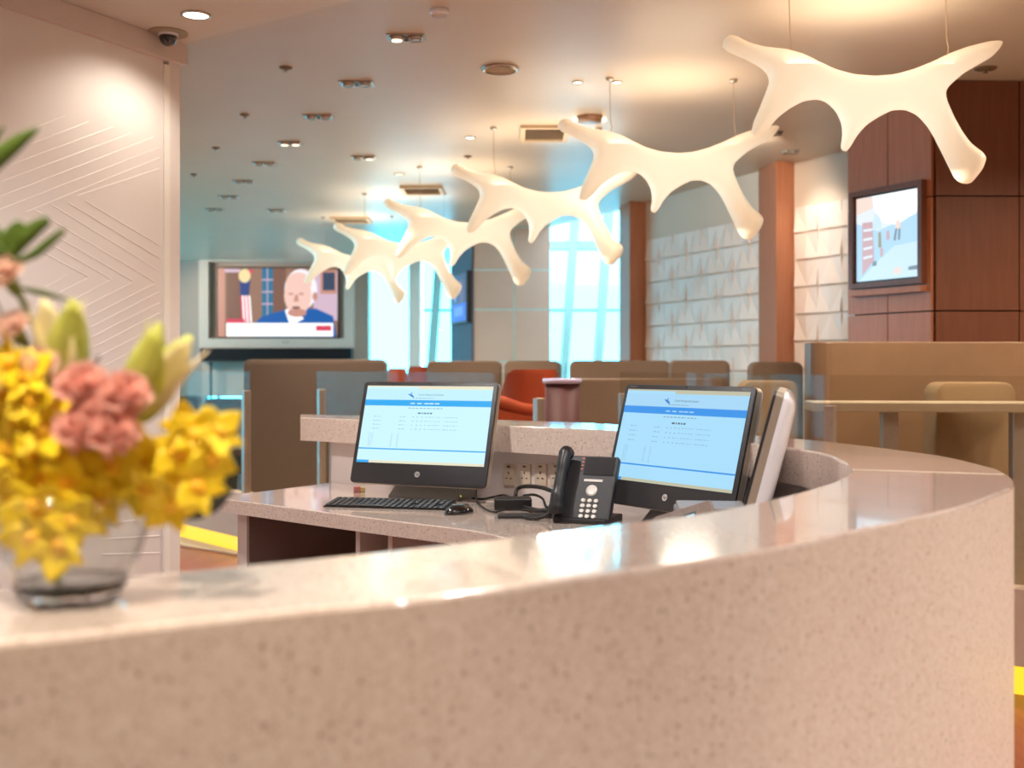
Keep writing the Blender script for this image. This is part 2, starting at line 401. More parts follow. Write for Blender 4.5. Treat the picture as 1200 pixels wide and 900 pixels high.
# white wall with relief tiles, in two stretches
W0, W1, W2 = Vector((2.78, 7.29)), Vector((2.03, 8.66)), Vector((1.24, 10.56))
wr1 = struct('wall_right', slab2(W0, W1, .15, 0, ZC, -1), WALLC)
wr2 = struct('wall_right_far', slab2(W1, W2, .15, 0, ZC, -1), WALLC)
def relief_tile(wd, h, flip):
    bm = bmesh.new(); lo, hi = .008, .028
    top = [(lo, hi, lo), (hi, lo, hi)][flip]; bot = [(hi, lo, hi), (lo, hi, lo)][flip]
    X = (0, wd/2, wd)
    t = [bm.verts.new((X[i], -top[i]*.7, h)) for i in range(3)]; m = [bm.verts.new((X[i], -bot[i], .012)) for i in range(3)]
    bt = [bm.verts.new((X[i], 0, h)) for i in range(3)]; bb = [bm.verts.new((X[i], 0, 0)) for i in range(3)]
    for i in range(2):
        if (i + flip) % 2 == 0: bm.faces.new((t[i], m[i], m[i+1])); bm.faces.new((t[i], m[i+1], t[i+1]))
        else: bm.faces.new((t[i], m[i], t[i+1])); bm.faces.new((t[i+1], m[i], m[i+1]))
        bm.faces.new((bt[i], t[i], t[i+1], bt[i+1])); bm.faces.new((m[i], bb[i], bb[i+1], m[i+1])); 
    bm.faces.new((bt[0], bb[0], m[0], t[0])); bm.faces.new((bt[2], t[2], m[2], bb[2]))
    me = bpy.data.meshes.new('tile'); bmesh.ops.recalc_face_normals(bm, faces=bm.faces); bm.to_mesh(me); bm.free(); me.materials.append(TILE); return me
TM = [relief_tile(.236, .198, 0), relief_tile(.236, .198, 1)]
def tile_field(wall, a, b, n, z_top, rows, s0):
    d = (a-b).normalized(); ang = math.atan2(d.y, d.x)     # x of a tile runs from the far end to the near end
    for c in range(n):
        for r in range(rows):
            p = b+d*(s0+c*.24)
            share('tile', TM[(c+r) % 2], wall, Matrix.Translation((p.x, p.y, z_top-(r+1)*.205)) @ Matrix.Rotation(ang, 4, 'Z'))
tile_field(wr1, W0, W1, 5, 2.41, 7, .27)
tile_field(wr2, W1, W2, 8, 2.39, 7, .10)
struct('trim_2', prism([(1.99, 8.35), (2.16, 8.45), (2.3, 8.62), (1.94, 8.72)], 0, ZC, 0), WOOD)
struct('trim_3', prism([(1.104, 10.4), (1.27, 10.5), (1.4, 10.9), (1.05, 10.85)], 0, ZC, 0), WOOD)

# ------------------------------------------------------------------ the stone reception counter
ZT = 1.01
DT = EYE-ZT
def ct(px, py): Y = DT*F/(py-HZ); return Vector(((px-600)*DT/(py-HZ), Y, 0))
OUT = [Vector((-1.7, .27, 0)), Vector((-1.2, .47, 0)), Vector((-.9, .59, 0)), Vector((-.6, .70, 0)), ct(0, 752), ct(300, 719), ct(500, 700), ct(700, 673), ct(889, 646), ct(1001, 622), ct(1067, 608), ct(1132, 592), ct(1179, 574), ct(1186, 569.5), ct(1188.5, 564.5), ct(1186, 560),
       ct(1178, 554.5), ct(1162, 547.7), ct(1113, 536), ct(1067, 529), ct(997, 520.5), ct(927, 513.5), ct(724, 497.5), ct(620, 493), ct(470, 488.5), ct(352, 485.3)]
INN = [Vector((-1.78, .55, 0)), Vector((-1.28, .72, 0)), Vector((-1.0, .82, 0)), Vector((-.7, .90, 0)), ct(0, 689), ct(300, 661), ct(467, 644), ct(620, 627), ct(727, 613), ct(807, 604), ct(868, 592.5), ct(917, 582), ct(955, 571.5), ct(978, 564), ct(990, 558), ct(996, 553.5),
       ct(996.5, 549), ct(990, 542.5), ct(969, 532.5), ct(941, 527), ct(911, 523), ct(830, 514), ct(724, 505), ct(620, 500), ct(480, 494), ct(352, 489.2)]
O_ = spline(OUT, 8); I_ = spline(INN, 8)
SEAM = 16*8-2
def up(p, z): return Vector((p.x, p.y, z))
def sweep(i0, i1, zlow, zout, b=.005):
    """a stone slab swept along the ring: outer face down to zout, inner apron down to zlow"""
    bm = bmesh.new(); rows = []
    for i in range(i0, i1+1):
        o, n = O_[i], I_[i]; d = (n-o).normalized()
        prof = [up(o, zout), up(o, ZT-b), up(o+d*b*.3, ZT-b*.3), up(o+d*b, ZT), up(n-d*b, ZT), up(n-d*b*.3, ZT-b*.3), up(n, ZT-b), up(n, zlow), up(o+d*.03, zlow), up(o+d*.03, zout)]
        rows.append([bm.verts.new(p) for p in prof])
    m = len(rows[0])
    for k in range(len(rows)-1):
        for j in range(m):
            f = bm.faces.new((rows[k][j], rows[k+1][j], rows[k+1][(j+1) % m], rows[k][(j+1) % m])); f.material_index = 1 if j in (0, 6) else 0
    bm.faces.new(rows[0]); bm.faces.new(rows[-1][::-1])
    return bm
ctr = thing('reception_counter', 'curved speckled beige stone reception counter wrapping round the staff desk', 'counter', (0, 1.2, 0))
def under(o, par):                               # keep world place while parenting to an empty
    o.parent = par; o.matrix_parent_inverse = Matrix.Translation(par.location).inverted() if par.rotation_euler.z == 0 else par.matrix_world.inverted(); return o
def part(name, bm, m, par, smooth=False):
    o = obj(name, bm, m, None, smooth); return under(o, par)
def auto(o, ang=.6):
    for p in o.data.polygons: p.use_smooth = True
    bm = bmesh.new(); bm.from_mesh(o.data)
    for e in bm.edges:
        if len(e.link_faces) == 2 and e.calc_face_angle(0) > ang: e.smooth = False
    bm.to_mesh(o.data); bm.free(); return o
LAST = len(O_)-1
auto(part('slab', sweep(0, SEAM, .92, 0), [STONE, STONEF], ctr), .22); auto(part('slab', sweep(SEAM, LAST, .922, .922), [STONE, STONEF], ctr), .22)
# seam: a hairline of lighter grout between the two slabs
so_, si_ = O_[SEAM], I_[SEAM]; sd = (si_-so_).normalized(); sn = Vector((-sd.y, sd.x, 0))*.002
part('grout_seam', prism([so_+sd*.006-sn, si_-sd*.003-sn, si_-sd*.003+sn, so_+sd*.006+sn], ZT-.004, ZT+.0004), mat('pale_grout', '#f0dfc8', .4), ctr)
def shell(i0, i1, t0, t1, z0, z1):
    bm = bmesh.new(); rows = []
    for i in range(i0, i1+1):
        o, n = O_[i], I_[i]
        a = o.lerp(n, t0); b2 = o.lerp(n, t1)
        rows.append([bm.verts.new(up(a, z0)), bm.verts.new(up(a, z1)), bm.verts.new(up(b2, z1)), bm.verts.new(up(b2, z0))])
    for k in range(len(rows)-1):
        for j in range(4): bm.faces.new((rows[k][j], rows[k+1][j], rows[k+1][(j+1) % 4], rows[k][(j+1) % 4]))
    bm.faces.new(rows[0]); bm.faces.new(rows[-1][::-1]); return bm
auto(part('inner_panel', shell(0, SEAM, .62, .72, 0, .92), LAM, ctr))
auto(part('back_panel', shell(SEAM+1, LAST-3, .70, .82, 0, .922), LAM, ctr))
auto(part('outer_back_panel', shell(SEAM+1, LAST-3, .06, .14, 0, .922), LAM, ctr))
# row of three-pin sockets on the back panel
SOCK = mat('beige_socket_plate', '#c9b8a4', .4, var=.02)
def back_at(px, Y0=3.9):
    best = None
    for i in range(SEAM+1, LAST-3):
        q = O_[i].lerp(I_[i], .82); k = 600+F*q.x/q.y
        q2 = O_[i+1].lerp(I_[i+1], .82); k2 = 600+F*q2.x/q2.y
        if min(k, k2) <= px <= max(k, k2) and q.y > 3: 
            t = (px-k)/(k2-k); best = q.lerp(q2, t); d = (q2-q).normalized()
            return best, d
    return Vector(((px-600)*Y0/F, Y0, 0)), Vector((-1, 0, 0))
for px in (598, 616.5, 635, 653):
    q, d = back_at(px); n = Vector((d.y, -d.x, 0)); n = n if n.y < 0 else -n
    z = EYE-(556-HZ)*q.y/F
    so_m = Matrix.Translation(up(q+n*.001, z)) @ Matrix.Rotation(math.atan2(n.x, -n.y), 4, 'Z')
    o = obj('socket_plate', plate(rrect(.046, .072, .004), -.008, .002, bev=.002), SOCK); o.matrix_world = so_m; 
    o.parent = ctr; o.matrix_parent_inverse = Matrix.Translation(ctr.location).inverted()
    hb = bmesh.new()
    for x, zz, a_, b_ in ((0, .006, .005, .009), (-.009, -.012, .008, .004), (.009, -.012, .008, .004)): box(hb, (x-a_/2, -.0092, zz-b_/2), (x+a_/2, -.0079, zz+b_/2))
    box(hb, (-.006, -.011, .024), (.006, -.0079, .030))
    obj('pin_holes', hb, mat('socket_hole', '#6b5545', .6), o)

# staff desk behind the counter
ZD = .765
desk = thing('staff_desk', 'low stone-topped staff desk behind the curved counter carrying the computers', 'desk', (0, 3.2, 0))
def dk(px, py): return onz(px, py, ZD)
front = spline([dk(251, 583), dk(380, 600), dk(480, 612.5), dk(555, 622), dk(598, 631.5), Vector((.16, 2.62, 0)), Vector((.30, 2.25, 0)), Vector((.36, 1.98, 0))], 5)
back = [Vector((.43, 1.93, 0)), Vector((.52, 2.0, 0)), Vector((.56, 2.2, 0)), Vector((.57, 2.5, 0))]
rb = [i for i in range(SEAM+14, LAST-1, 3)]
back += [up(O_[i].lerp(I_[i], .83), 0) for i in rb]
poly = [up(p, 0) for p in front]+back
part('worktop', prism(poly, ZD-.045, ZD, .003), STONE, desk)
e0 = up(dk(251, 583), 0); e1 = up(dk(480, 612.5), 0); ed = (e1-e0).normalized(); en = Vector((-ed.y, ed.x, 0)); en = en if en.y > 0 else -en
def leg_panel(s, th, dep, m=LAM, off=.04):
    a = e0+ed*s+en*off; return prism([a, a+ed*th, a+ed*th+en*dep, a+en*dep], 0, ZD-.046)
part('side_panel', leg_panel(.075, .05, .55), LAM, desk)
part('divider_panel', leg_panel(.66, .018, .5), LAM, desk); part('divider_panel', leg_panel(.80, .018, .5), LAM, desk)
a = e0+ed*.125+en*.52; b = a+ed*.75
part('modesty_panel', prism([a, b, b+en*.02, a+en*.02], 0, ZD-.046), DLAM, desk)
part('left_inner_panel', leg_panel(.126, .012, .48), DLAM, desk)

# ------------------------------------------------------------------ all-in-one computers
PAGE = emis('page_pale_blue', '#c4eefa', .95); PAGE2 = emis('page_blue', '#9fd6f2', .95)
def page_mats(k):
    if k == 0: return [emis('page_a', '#c6f0fc', 1), emis('bar_a', '#26a6ec', 1), emis('toolbar_a', '#e4e0c4', 1), emis('ink_a', '#8fb4c8', 1), emis('heading_a', '#4f8096', 1), emis('logo_a', '#2b86d8', 1), emis('header_a', '#bdeafa', 1), emis('white_ink_a', '#d8f2ff', 1)]
    return [emis('page_b', '#a0d6f2', 1), emis('bar_b', '#2a8ee2', 1), emis('toolbar_b', '#b9b8a0', 1), emis('ink_b', '#7fa6c4', 1), emis('heading_b', '#41596e', 1), emis('logo_b', '#2470c8', 1), emis('header_b', '#9fd0ee', 1), emis('white_ink_b', '#9accf0', 1)]
def screen_page(parent, M, seed):
    W, H = .476, .268; rnd = random.Random(5)
    bm = bmesh.new()
    X = lambda u: (u-.5)*W
    Yv = lambda v: (.5-v)*H
    def R(u0, v0, u1, v1, z, mi): rect(bm, X(u0), Yv(v1), X(u1), Yv(v0), z, mi)
    R(0, 0, 1, 1, .0010, 0)
    R(.42, 0, 1, .042, .0014, 2); R(0, 0, .42, .016, .0014, 2)                       # browser toolbar and tab
    R(0, .045, 1, .185, .0013, 6)
    R(0, .185, 1, .262, .0014, 1)                                                    # navigation bar
    R(0, .812, 1, .828, .0014, 1)                                                    # footer rule
    R(0, .968, 1, 1, .0014, 2); R(0, .968, .10, 1, .0016, 1)                         # task bar
    # bird-like swoosh logo
    lx, ly = X(.365), Yv(.125)
    flat(bm, [(lx-.013, ly+.006), (lx-.004, ly-.001), (lx+.012, ly-.009), (lx+.011, ly-.002), (lx+.002, ly+.004)], .0016, 5)
    flat(bm, [(lx-.002, ly+.006), (lx+.004, ly+.012), (lx+.003, ly+.004)], .0016, 5)
    for u in (.37, .425, .48, .52, .565): R(u, .222, u+.036, .236, .0017, 7)          # menu words, too small to read
    def words(u, v, wd, h, mi=3):
        x = u
        while x < u+wd:
            l = rnd.uniform(.008, .026); R(x, v, min(x+l, u+wd), v+h, .0016, mi); x += l+.008
    words(.36, .285, .27, .012)
    words(.44, .345, .12, .018, 4)
    for r in range(4):
        v = .40+r*.052
        words(.09, v, .06, .007); words(.30, v, .05, .007)
        for c in range(4): words(.40+c*.035, v, .014, .008)
        words(.53, v, .10, .006); words(.65, v, .11, .006)
    for r in range(9):
        v = .62+r*.02
        words(.07, v, .035, .005); words(.25, v, .014, .005); words(.30, v, .014, .005)
    words(.385, .155, .17, .010)
    o = obj('page', bm, M, parent)
    text('page_heading', 'Cruise Management System', .0085, M[4], o, Matrix.Translation((X(.525), -.0016, Yv(.115))) @ FACE, 0)
    return o
def make_computer(name, label, page, loc, yaw, tilt, dist):
    """origin on the desk under the screen's centre; the screen faces local -y, leaning back"""
    t = thing(name, label, 'computer', loc, -yaw, 'all-in-one computers on the staff desk')
    T = Matrix.Translation((0, 0, .245)) @ Matrix.Rotation(-tilt, 4, 'X')
    def put(o): o.matrix_local = T; return o
    W, H = .506, .352                                                      # bezel plate; the screen sits .0275 above its centre
    off = -.0275
    front_p = [(x, z+off) for x, z in rrect(W, H, .014, 5)]
    put(auto(obj('bezel', plate(front_p, -.004, .002, bev=.0015), CHAR, t)))
    # white bulging back shell
    bm = bmesh.new(); rings = []
    for y, k, kz in ((.010, 1.0, 1), (.024, .998, 1), (.030, .985, .985), (.042, .93, .93), (.050, .80, .82), (.053, .5, .55)):
        rings.append([bm.verts.new((x*k, y, z*kz+off)) for x, z in rrect(W, H, .016, 5)])
    n = len(rings[0])
    for a_, b_ in zip(rings, rings[1:]):
        for i in range(n): bm.faces.new((a_[i], b_[i], b_[(i+1) % n], a_[(i+1) % n]))
    bm.faces.new(rings[0]); bm.faces.new(rings[-1][::-1])
    put(auto(obj('back_shell', bm, WHITE, t), .9))
    # side band between bezel and shell; its tan reflection is put into the silver
    bm = bmesh.new(); r0 = rrect(W+.0012, H+.0012, .0146, 5); plate([(x, z+off) for x, z in r0], .002, .019, bm)
    put(auto(obj('side_band', bm, SILV, t)))
    sc_ = put(obj('screen', plate([(-.239, -.135), (.239, -.135), (.239, .135), (-.239, .135)], -.0048, -.0035), BLACK, t))
    if page is not None:
        pg = screen_page(sc_, page_mats(page), page); pg.location = (0, -.0045, 0)
    # round logo with the letters hp, webcam, maker's marks
    lg = obj('logo_badge', lathe([(.0001, 0), (.0095, 0), (.0095, .0016), (.0001, .0016)], 24), mat('silver_badge', '#c9c9c6', .3, .3), t); lg.matrix_local = T @ Matrix.Translation((0, -.004, -.168)) @ Matrix.Rotation(math.pi/2, 4, 'X')
    text('logo_letters', 'hp', .0135, BLACK, lg, Matrix.Translation((0, .0008, .0018)), .0002, shear=.25)
    put(obj('webcam', B((-.004, -.0052, .1395), (.004, -.003, .1445)), BLACK, t))
    mk = bmesh.new()
    for k in range(5): box(mk, (-.232+k*.006, -.0045, .1405), (-.2275+k*.006, -.0039, .1425)); box(mk, (.205+k*.006, -.0045, .1405), (.2095+k*.006, -.0039, .1425))
    put(tag(obj('maker_marks', mk, GPL, t), kind='stuff'))
    # wedge stand
    st = bmesh.new()
    a_ = [(-.135, -.02, .0), (.135, -.02, .0), (.12, .16, 0), (-.12, .16, 0)]; b_ = [(-.10, .035, .075), (.10, .035, .075), (.10, .085, .12), (-.10, .085, .12)]
    va = [st.verts.new(p) for p in a_]; vb = [st.verts.new(p) for p in b_]
    st.faces.new(va[::-1]); st.faces.new(vb)
    for i in range(4): st.faces.new((va[i], va[(i+1) % 4], vb[(i+1) % 4], vb[i]))
    bmesh.ops.recalc_face_normals(st, faces=st.faces); bmesh.ops.bevel(st, geom=list(st.edges), offset=.004, segments=2, affect='EDGES')
    obj('stand', st, GPL, t)
    return t
c1 = make_computer('desktop_computer', 'black-framed computer with pale blue page, keyboard and mouse in front', 0, (-.2915, 3.70, ZD), .41, .29, 0)
c2 = make_computer('desktop_computer', 'larger-looking computer beside the desk phone, white edge showing on its right', 1, (.456, 3.05, ZD), .95, .27, 0)
c3 = make_computer('desktop_computer', 'white-backed computer seen edge-on just right of the other screen', None, (.60, 2.66, ZD), math.radians(68), .255, 0)
c3.rotation_euler = (0, 0, -math.radians(104.5))
gl = obj('power_light', lathe([(.0001, 0), (.007, 0), (.007, .004), (.0001, .004)], 16), emis('green_light', '#c8f030', 1.2), c1); gl.matrix_local = Matrix.Translation((.123, .012, .012)) @ Matrix.Rotation(math.pi/2, 4, 'X')

# keyboard: case and separate keys
kb = thing('keyboard', 'slim black keyboard lying in front of the left computer', 'keyboard', (0, 0, ZD))
k0 = onz(396, 593, ZD); kb.location = (-.385, 3.50, ZD); kb.rotation_euler = (0, 0, -.21)
kbm = bmesh.new()
vv = [(-.20, -.06, .004), (.20, -.06, .004), (.20, .06, .016), (-.20, .06, .016)]
a = [kbm.verts.new((x, y, 0)) for x, y, z in vv]; b = [kbm.verts.new(p) for p in vv]; kbm.faces.new(a[::-1]); kbm.faces.new(b)
for i in range(4): kbm.faces.new((a[i], a[(i+1) % 4], b[(i+1) % 4], b[i]))
bmesh.ops.recalc_face_normals(kbm, faces=kbm.faces); bmesh.ops.bevel(kbm, geom=list(kbm.edges), offset=.0015, segments=2, affect='EDGES')
obj('case', kbm, BLACK, kb)
kk = bmesh.new(); box(kk, (-.0075, -.0075, 0), (.0075, .0075, .004), .0012, 1); kme = bpy.data.meshes.new('key'); kk.to_mesh(kme); kk.free(); kme.materials.append(CHAR)
for r in range(6):
    for c in range(20):
        if r == 0 and 4 < c < 9: continue
        if c in (14, 18) and r in (1, 2): continue
        y = -.05+r*.0192; share('key', kme, kb, Matrix.Translation((-.187+c*.0196, y, .0045+(y+.06)*.1)) @ Matrix.Rotation(.1, 4, 'X'))
sp = obj('space_bar', B((-.045, -.0075, 0), (.045, .0075, .004), .0012), CHAR, kb); sp.matrix_local = Matrix.Translation((-.06, -.05, .0055)) @ Matrix.Rotation(.1, 4, 'X')

def blob(rx, ry, rz, seg=20, rings=10, zmin=-.2):
    bm = bmesh.new(); bmesh.ops.create_uvsphere(bm, u_segments=seg, v_segments=rings, radius=1)
    for v in bm.verts: v.co = Vector((v.co.x*rx, v.co.y*ry, max(v.co.z, zmin)*rz))
    return bm
ms = thing('mouse', 'glossy black computer mouse at the right end of the keyboard', 'mouse', onz(538, 602, ZD), -.9)
obj('body', blob(.030, .052, .030, zmin=0), mat('glossy_black', '#121214', .15, coat=.6), ms, True)
obj('wheel', B((-.004, .012, .024), (.004, .034, .0315), .002), GPL, ms)
obj('silver_badge', B((-.006, -.022, .0275), (.006, -.014, .0296), .001), mat('silver_badge', '#c9c9c6', .3, .3), ms)

# desk telephone
ph = thing('desk_telephone', 'black desk telephone with round navigation pad between the computers', 'telephone', onz(684, 612, ZD), -.42)
T = Matrix.Translation((0, -.035, .012)) @ Matrix.Rotation(math.radians(62), 4, 'X')     # face plane: x right, y up the sloping face, z out of it
pb = bmesh.new(); box(pb, (-.086, 0, -.028), (.086, .196, 0), .006, 2, T)
obj('body', pb, CHAR, ph)
obj('foot', B((-.08, -.04, .0), (.08, .11, .016), .004), CHAR, ph)
def face(name, bm, m, par=ph):
    o = obj(name, bm, m, par)
    for v in o.data.vertices: v.co = T @ v.co
    return o
face('display', B((-.012, .135, 0), (.078, .19, .0015)), mat('dark_display', '#232226', .2)); face('label_strip', B((-.006, .115, 0), (.050, .1225, .0015)), mat('pale_label', '#d9d6cf', .4))
np_ = lathe([(.0001, .004), (.012, .0045), (.0165, .003), (.0175, 0)], 24)
for v in np_.verts: v.co += Vector((.022, .088, 0))
face('navigation_pad', np_, mat('silver_key', '#cfcac2', .35, .3))
for r in range(4):
    for c in range(3):
        k = lathe([(.0001, .003), (.0055, .003), (.0065, 0)], 12)
        for v in k.verts: v.co = Vector((v.co.x*1.15, v.co.y*.95, v.co.z))+Vector((.002+c*.019, .058-r*.0158, 0))
        face('number_key', k, MATS['silver_key'])
for r in range(4): face('line_key', B((-.022, .150+r*.011, 0), (-.015, .155+r*.011, .002)), mat('red_indicator', '#a4564c', .4))
hs = bmesh.new()
hp = spline([(-.064, .012, .020), (-.064, .03, .030), (-.064, .07, .034), (-.064, .13, .034), (-.064, .175, .032), (-.064, .195, .022)], 5)
tube(hs, hp, [.024]*5+[.021]*5+[.017]*6+[.019]*5+[.022]*(len(hp)-21), 12)
hs2 = auto(face('handset', hs, BLACK), .8)
cb = bmesh.new(); n = 90
cpts = [(-.13-.05*math.cos(.07*i)-.0, -.02-.07*(i/n)+.004*math.sin(i*1.1), .012+.004*math.cos(i*1.1)) for i in range(n)]
tube(cb, spline([(-.085, -.02, .03), (-.12, -.03, .009), (-.17, -.02, .006), (-.19, .03, .006), (-.14, .08, .006), (-.08, .10, .008)], 8), .005, 8)
obj('handset_cord', cb, BLACK, ph, True)

# things lying on the desk by the phone
st = thing('stylus_holder', 'flat black bar lying on the desk left of the telephone', 'holder', onz(612, 607, ZD), .02)
obj('bar', B((-.072, -.016, 0), (.085, .016, .013), .005), CHAR, st); obj('tip', B((.07, -.008, .012), (.13, .008, .018), .002), BLACK, st)
pa = thing('power_adapter', 'black cable adapter block behind the flat bar', 'adapter', onz(600, 597, ZD), .05)
obj('block', B((-.055, -.03, 0), (.06, .03, .038), .006), BLACK, pa); obj('plug', B((-.08, -.012, .008), (-.052, .012, .026), .003), mat('pale_plug', '#a79d94', .4), pa)
def dz(x, y, h): return onz(x, y, ZD)+Vector((0, 0, h))
for lab, pts, r_ in (('thick black cable looping over the adapter to the phone', [dz(604, 596, .035), dz(606, 590, .045), dz(616, 591, .058), dz(635, 593, .058), dz(655, 596, .045), dz(672, 598, .03)], .0065),
                     ('thick black cable lying behind the flat bar', [dz(612, 598, .010), dz(630, 602, .010), dz(650, 602, .009), dz(668, 600, .008)], .0075),
                     ('thin black cable curling beside the left computer', [dz(558, 588, .04), dz(559, 590, .008), dz(568, 598, .005), dz(580, 602, .005), dz(590, 600, .006)], .0032),
                     ('thin black cable running from computer to adapter', [dz(553, 588, .012), dz(566, 587, .006), dz(578, 586, .010), dz(590, 588, .022), dz(598, 594, .03)], .0035),
                     ('thin black cable looped under the sockets behind the adapter', [dz(614, 592, .03), dz(626, 590, .028), dz(636, 592, .02), dz(640, 597, .008), dz(648, 597, .006)], .0042)):
    tag(obj('cable', tube(bmesh.new(), spline(pts, 8), r_, 8), BLACK, None, True), lab, 'cable', 'cables on the staff desk')
cp = thing('clip_box', 'tiny red and yellow clip box on the desk left of the computer', 'box', onz(421, 577, ZD), .2)
obj('box', B((-.02, -.012, 0), (.004, .012, .022), .002), mat('dull_red', '#a5635c', .5), cp); obj('tab', B((.004, -.010, 0), (.02, .010, .018), .002), mat('dull_yellow', '#b09a5a', .5), cp)
# card terminal and flat box by the counter's inner edge
pr = thing('receipt_printer', 'grey flat box with a dark slot behind the counter edge', 'printer', (.475, 2.55, ZD), -.10)
obj('body', B((-.10, -.09, 0), (.065, .07, .118), .006), GPL, pr); obj('slot', B((-.09, -.093, .096), (.055, -.08, .104)), BLACK, pr); obj('lid', B((-.095, -.085, .118), (.06, .065, .126), .004), mat('lid_grey', '#8b817c', .35), pr)
tm = thing('card_terminal', 'grey handheld card terminal with lit blue display beside the flat box', 'terminal', (.375, 2.40, ZD), .0)
Tt = Matrix.Translation((0, 0, .105)) @ Matrix.Rotation(-.16, 4, 'Z') @ Matrix.Rotation(math.radians(-19), 4, 'Y') @ Matrix.Rotation(math.radians(24), 4, 'X')
obj('body', B((-.068, -.045, -.016), (.068, .045, .012), .008, 3, Tt), mat('bronze_grey_plastic', '#7d7069', .35, .2, var=.15, scale=160), tm)
obj('display', B((.002, -.016, .0115), (.028, .010, .0132), 0, 2, Tt), mat('blue_grey_display', '#55636e', .2), tm)
obj('lit_digits', B((.006, -.006, .0128), (.024, .001, .0138), 0, 2, Tt), emis('pale_cyan_digits', '#bfe9f6', 1), tm)
tk = bmesh.new()
for i in range(3):
    for j in range(4): box(tk, (-.052+j*.013, -.03+i*.02, .0115), (-.044+j*.013, -.018+i*.02, .0140), 0, 1, Tt)
obj('keypad', tk, GPL, tm); obj('cradle', B((-.045, -.02, 0), (.045, .05, .10), .006), CHAR, tm)

# ------------------------------------------------------------------ pendant lamps: six glowing branching shells
def shell_mat():
    m = bpy.data.materials.new('glowing_shell'); m.use_nodes = True; nt = m.node_tree; b = nt.nodes['Principled BSDF']; L = nt.links.new
    tc = nt.nodes.new('ShaderNodeTexCoord'); n = nt.nodes.new('ShaderNodeTexNoise'); n.inputs['Scale'].default_value = 4.5; n.inputs['Detail'].default_value = 3
    L(tc.outputs['Object'], n.inputs['Vector'])
    # the lamp inside sits along the spine: the shell glows less towards the tips of its arms
    ln = nt.nodes.new('ShaderNodeVectorMath'); ln.operation = 'LENGTH'
    sc = nt.nodes.new('ShaderNodeVectorMath'); sc.operation = 'MULTIPLY'; sc.inputs[1].default_value = (1, .8, 1.5); L(tc.outputs['Object'], sc.inputs[0]); L(sc.outputs[0], ln.inputs[0])
    mr = nt.nodes.new('ShaderNodeMapRange'); mr.inputs['From Min'].default_value = .05; mr.inputs['From Max'].default_value = .72; mr.inputs['To Min'].default_value = 1; mr.inputs['To Max'].default_value = 0; L(ln.outputs['Value'], mr.inputs['Value'])
    ad = nt.nodes.new('ShaderNodeMath'); ad.operation = 'MULTIPLY_ADD'; ad.inputs[1].default_value = .55; ad.inputs[2].default_value = -.27; L(n.outputs['Fac'], ad.inputs[0])
    su = nt.nodes.new('ShaderNodeMath'); su.operation = 'ADD'; L(ad.outputs[0], su.inputs[0]); L(mr.outputs[0], su.inputs[1])
    r = nt.nodes.new('ShaderNodeValToRGB'); r.color_ramp.elements[0].color = (.46, .33, .21, 1); r.color_ramp.elements[1].color = (.95, .84, .64, 1)
    r.color_ramp.elements[0].position = .0; r.color_ramp.elements[1].position = .8
    L(su.outputs[0], r.inputs[0]); L(r.outputs[0], b.inputs['Emission Color']); b.inputs['Emission Strength'].default_value = PEND_E
    b.inputs['Base Color'].default_value = lin('#e9dcc6'); b.inputs['Roughness'].default_value = .45
    return m
SHELL = shell_mat()
PEN_OUT = [(95,70),(118,52),(145,60),(185,85),(240,103),(320,115),(380,135),(440,165),(500,193),(570,212),(650,218),(720,212),(790,193),(860,165),(930,130),(1000,103),(1080,80),(1135,72),(1142,82),(1128,105),(1095,138),(1040,170),(980,205),(940,238),(915,262),(905,285),(912,320),(930,370),(960,430),(990,475),(1030,508),(1043,530),(1030,570),(1000,610),(985,625),(955,618),(935,600),(915,555),(890,500),(865,445),(840,400),(805,362),(760,343),(710,345),(660,370),(615,400),(580,440),(560,475),(543,498),(525,495),(520,480),(528,440),(525,395),(505,350),(470,315),(430,303),(380,312),(330,340),(285,375),(245,420),(215,445),(190,450),(180,435),(190,395),(215,340),(240,285),(258,240),(250,205),(225,180),(170,145),(110,115),(90,95)]
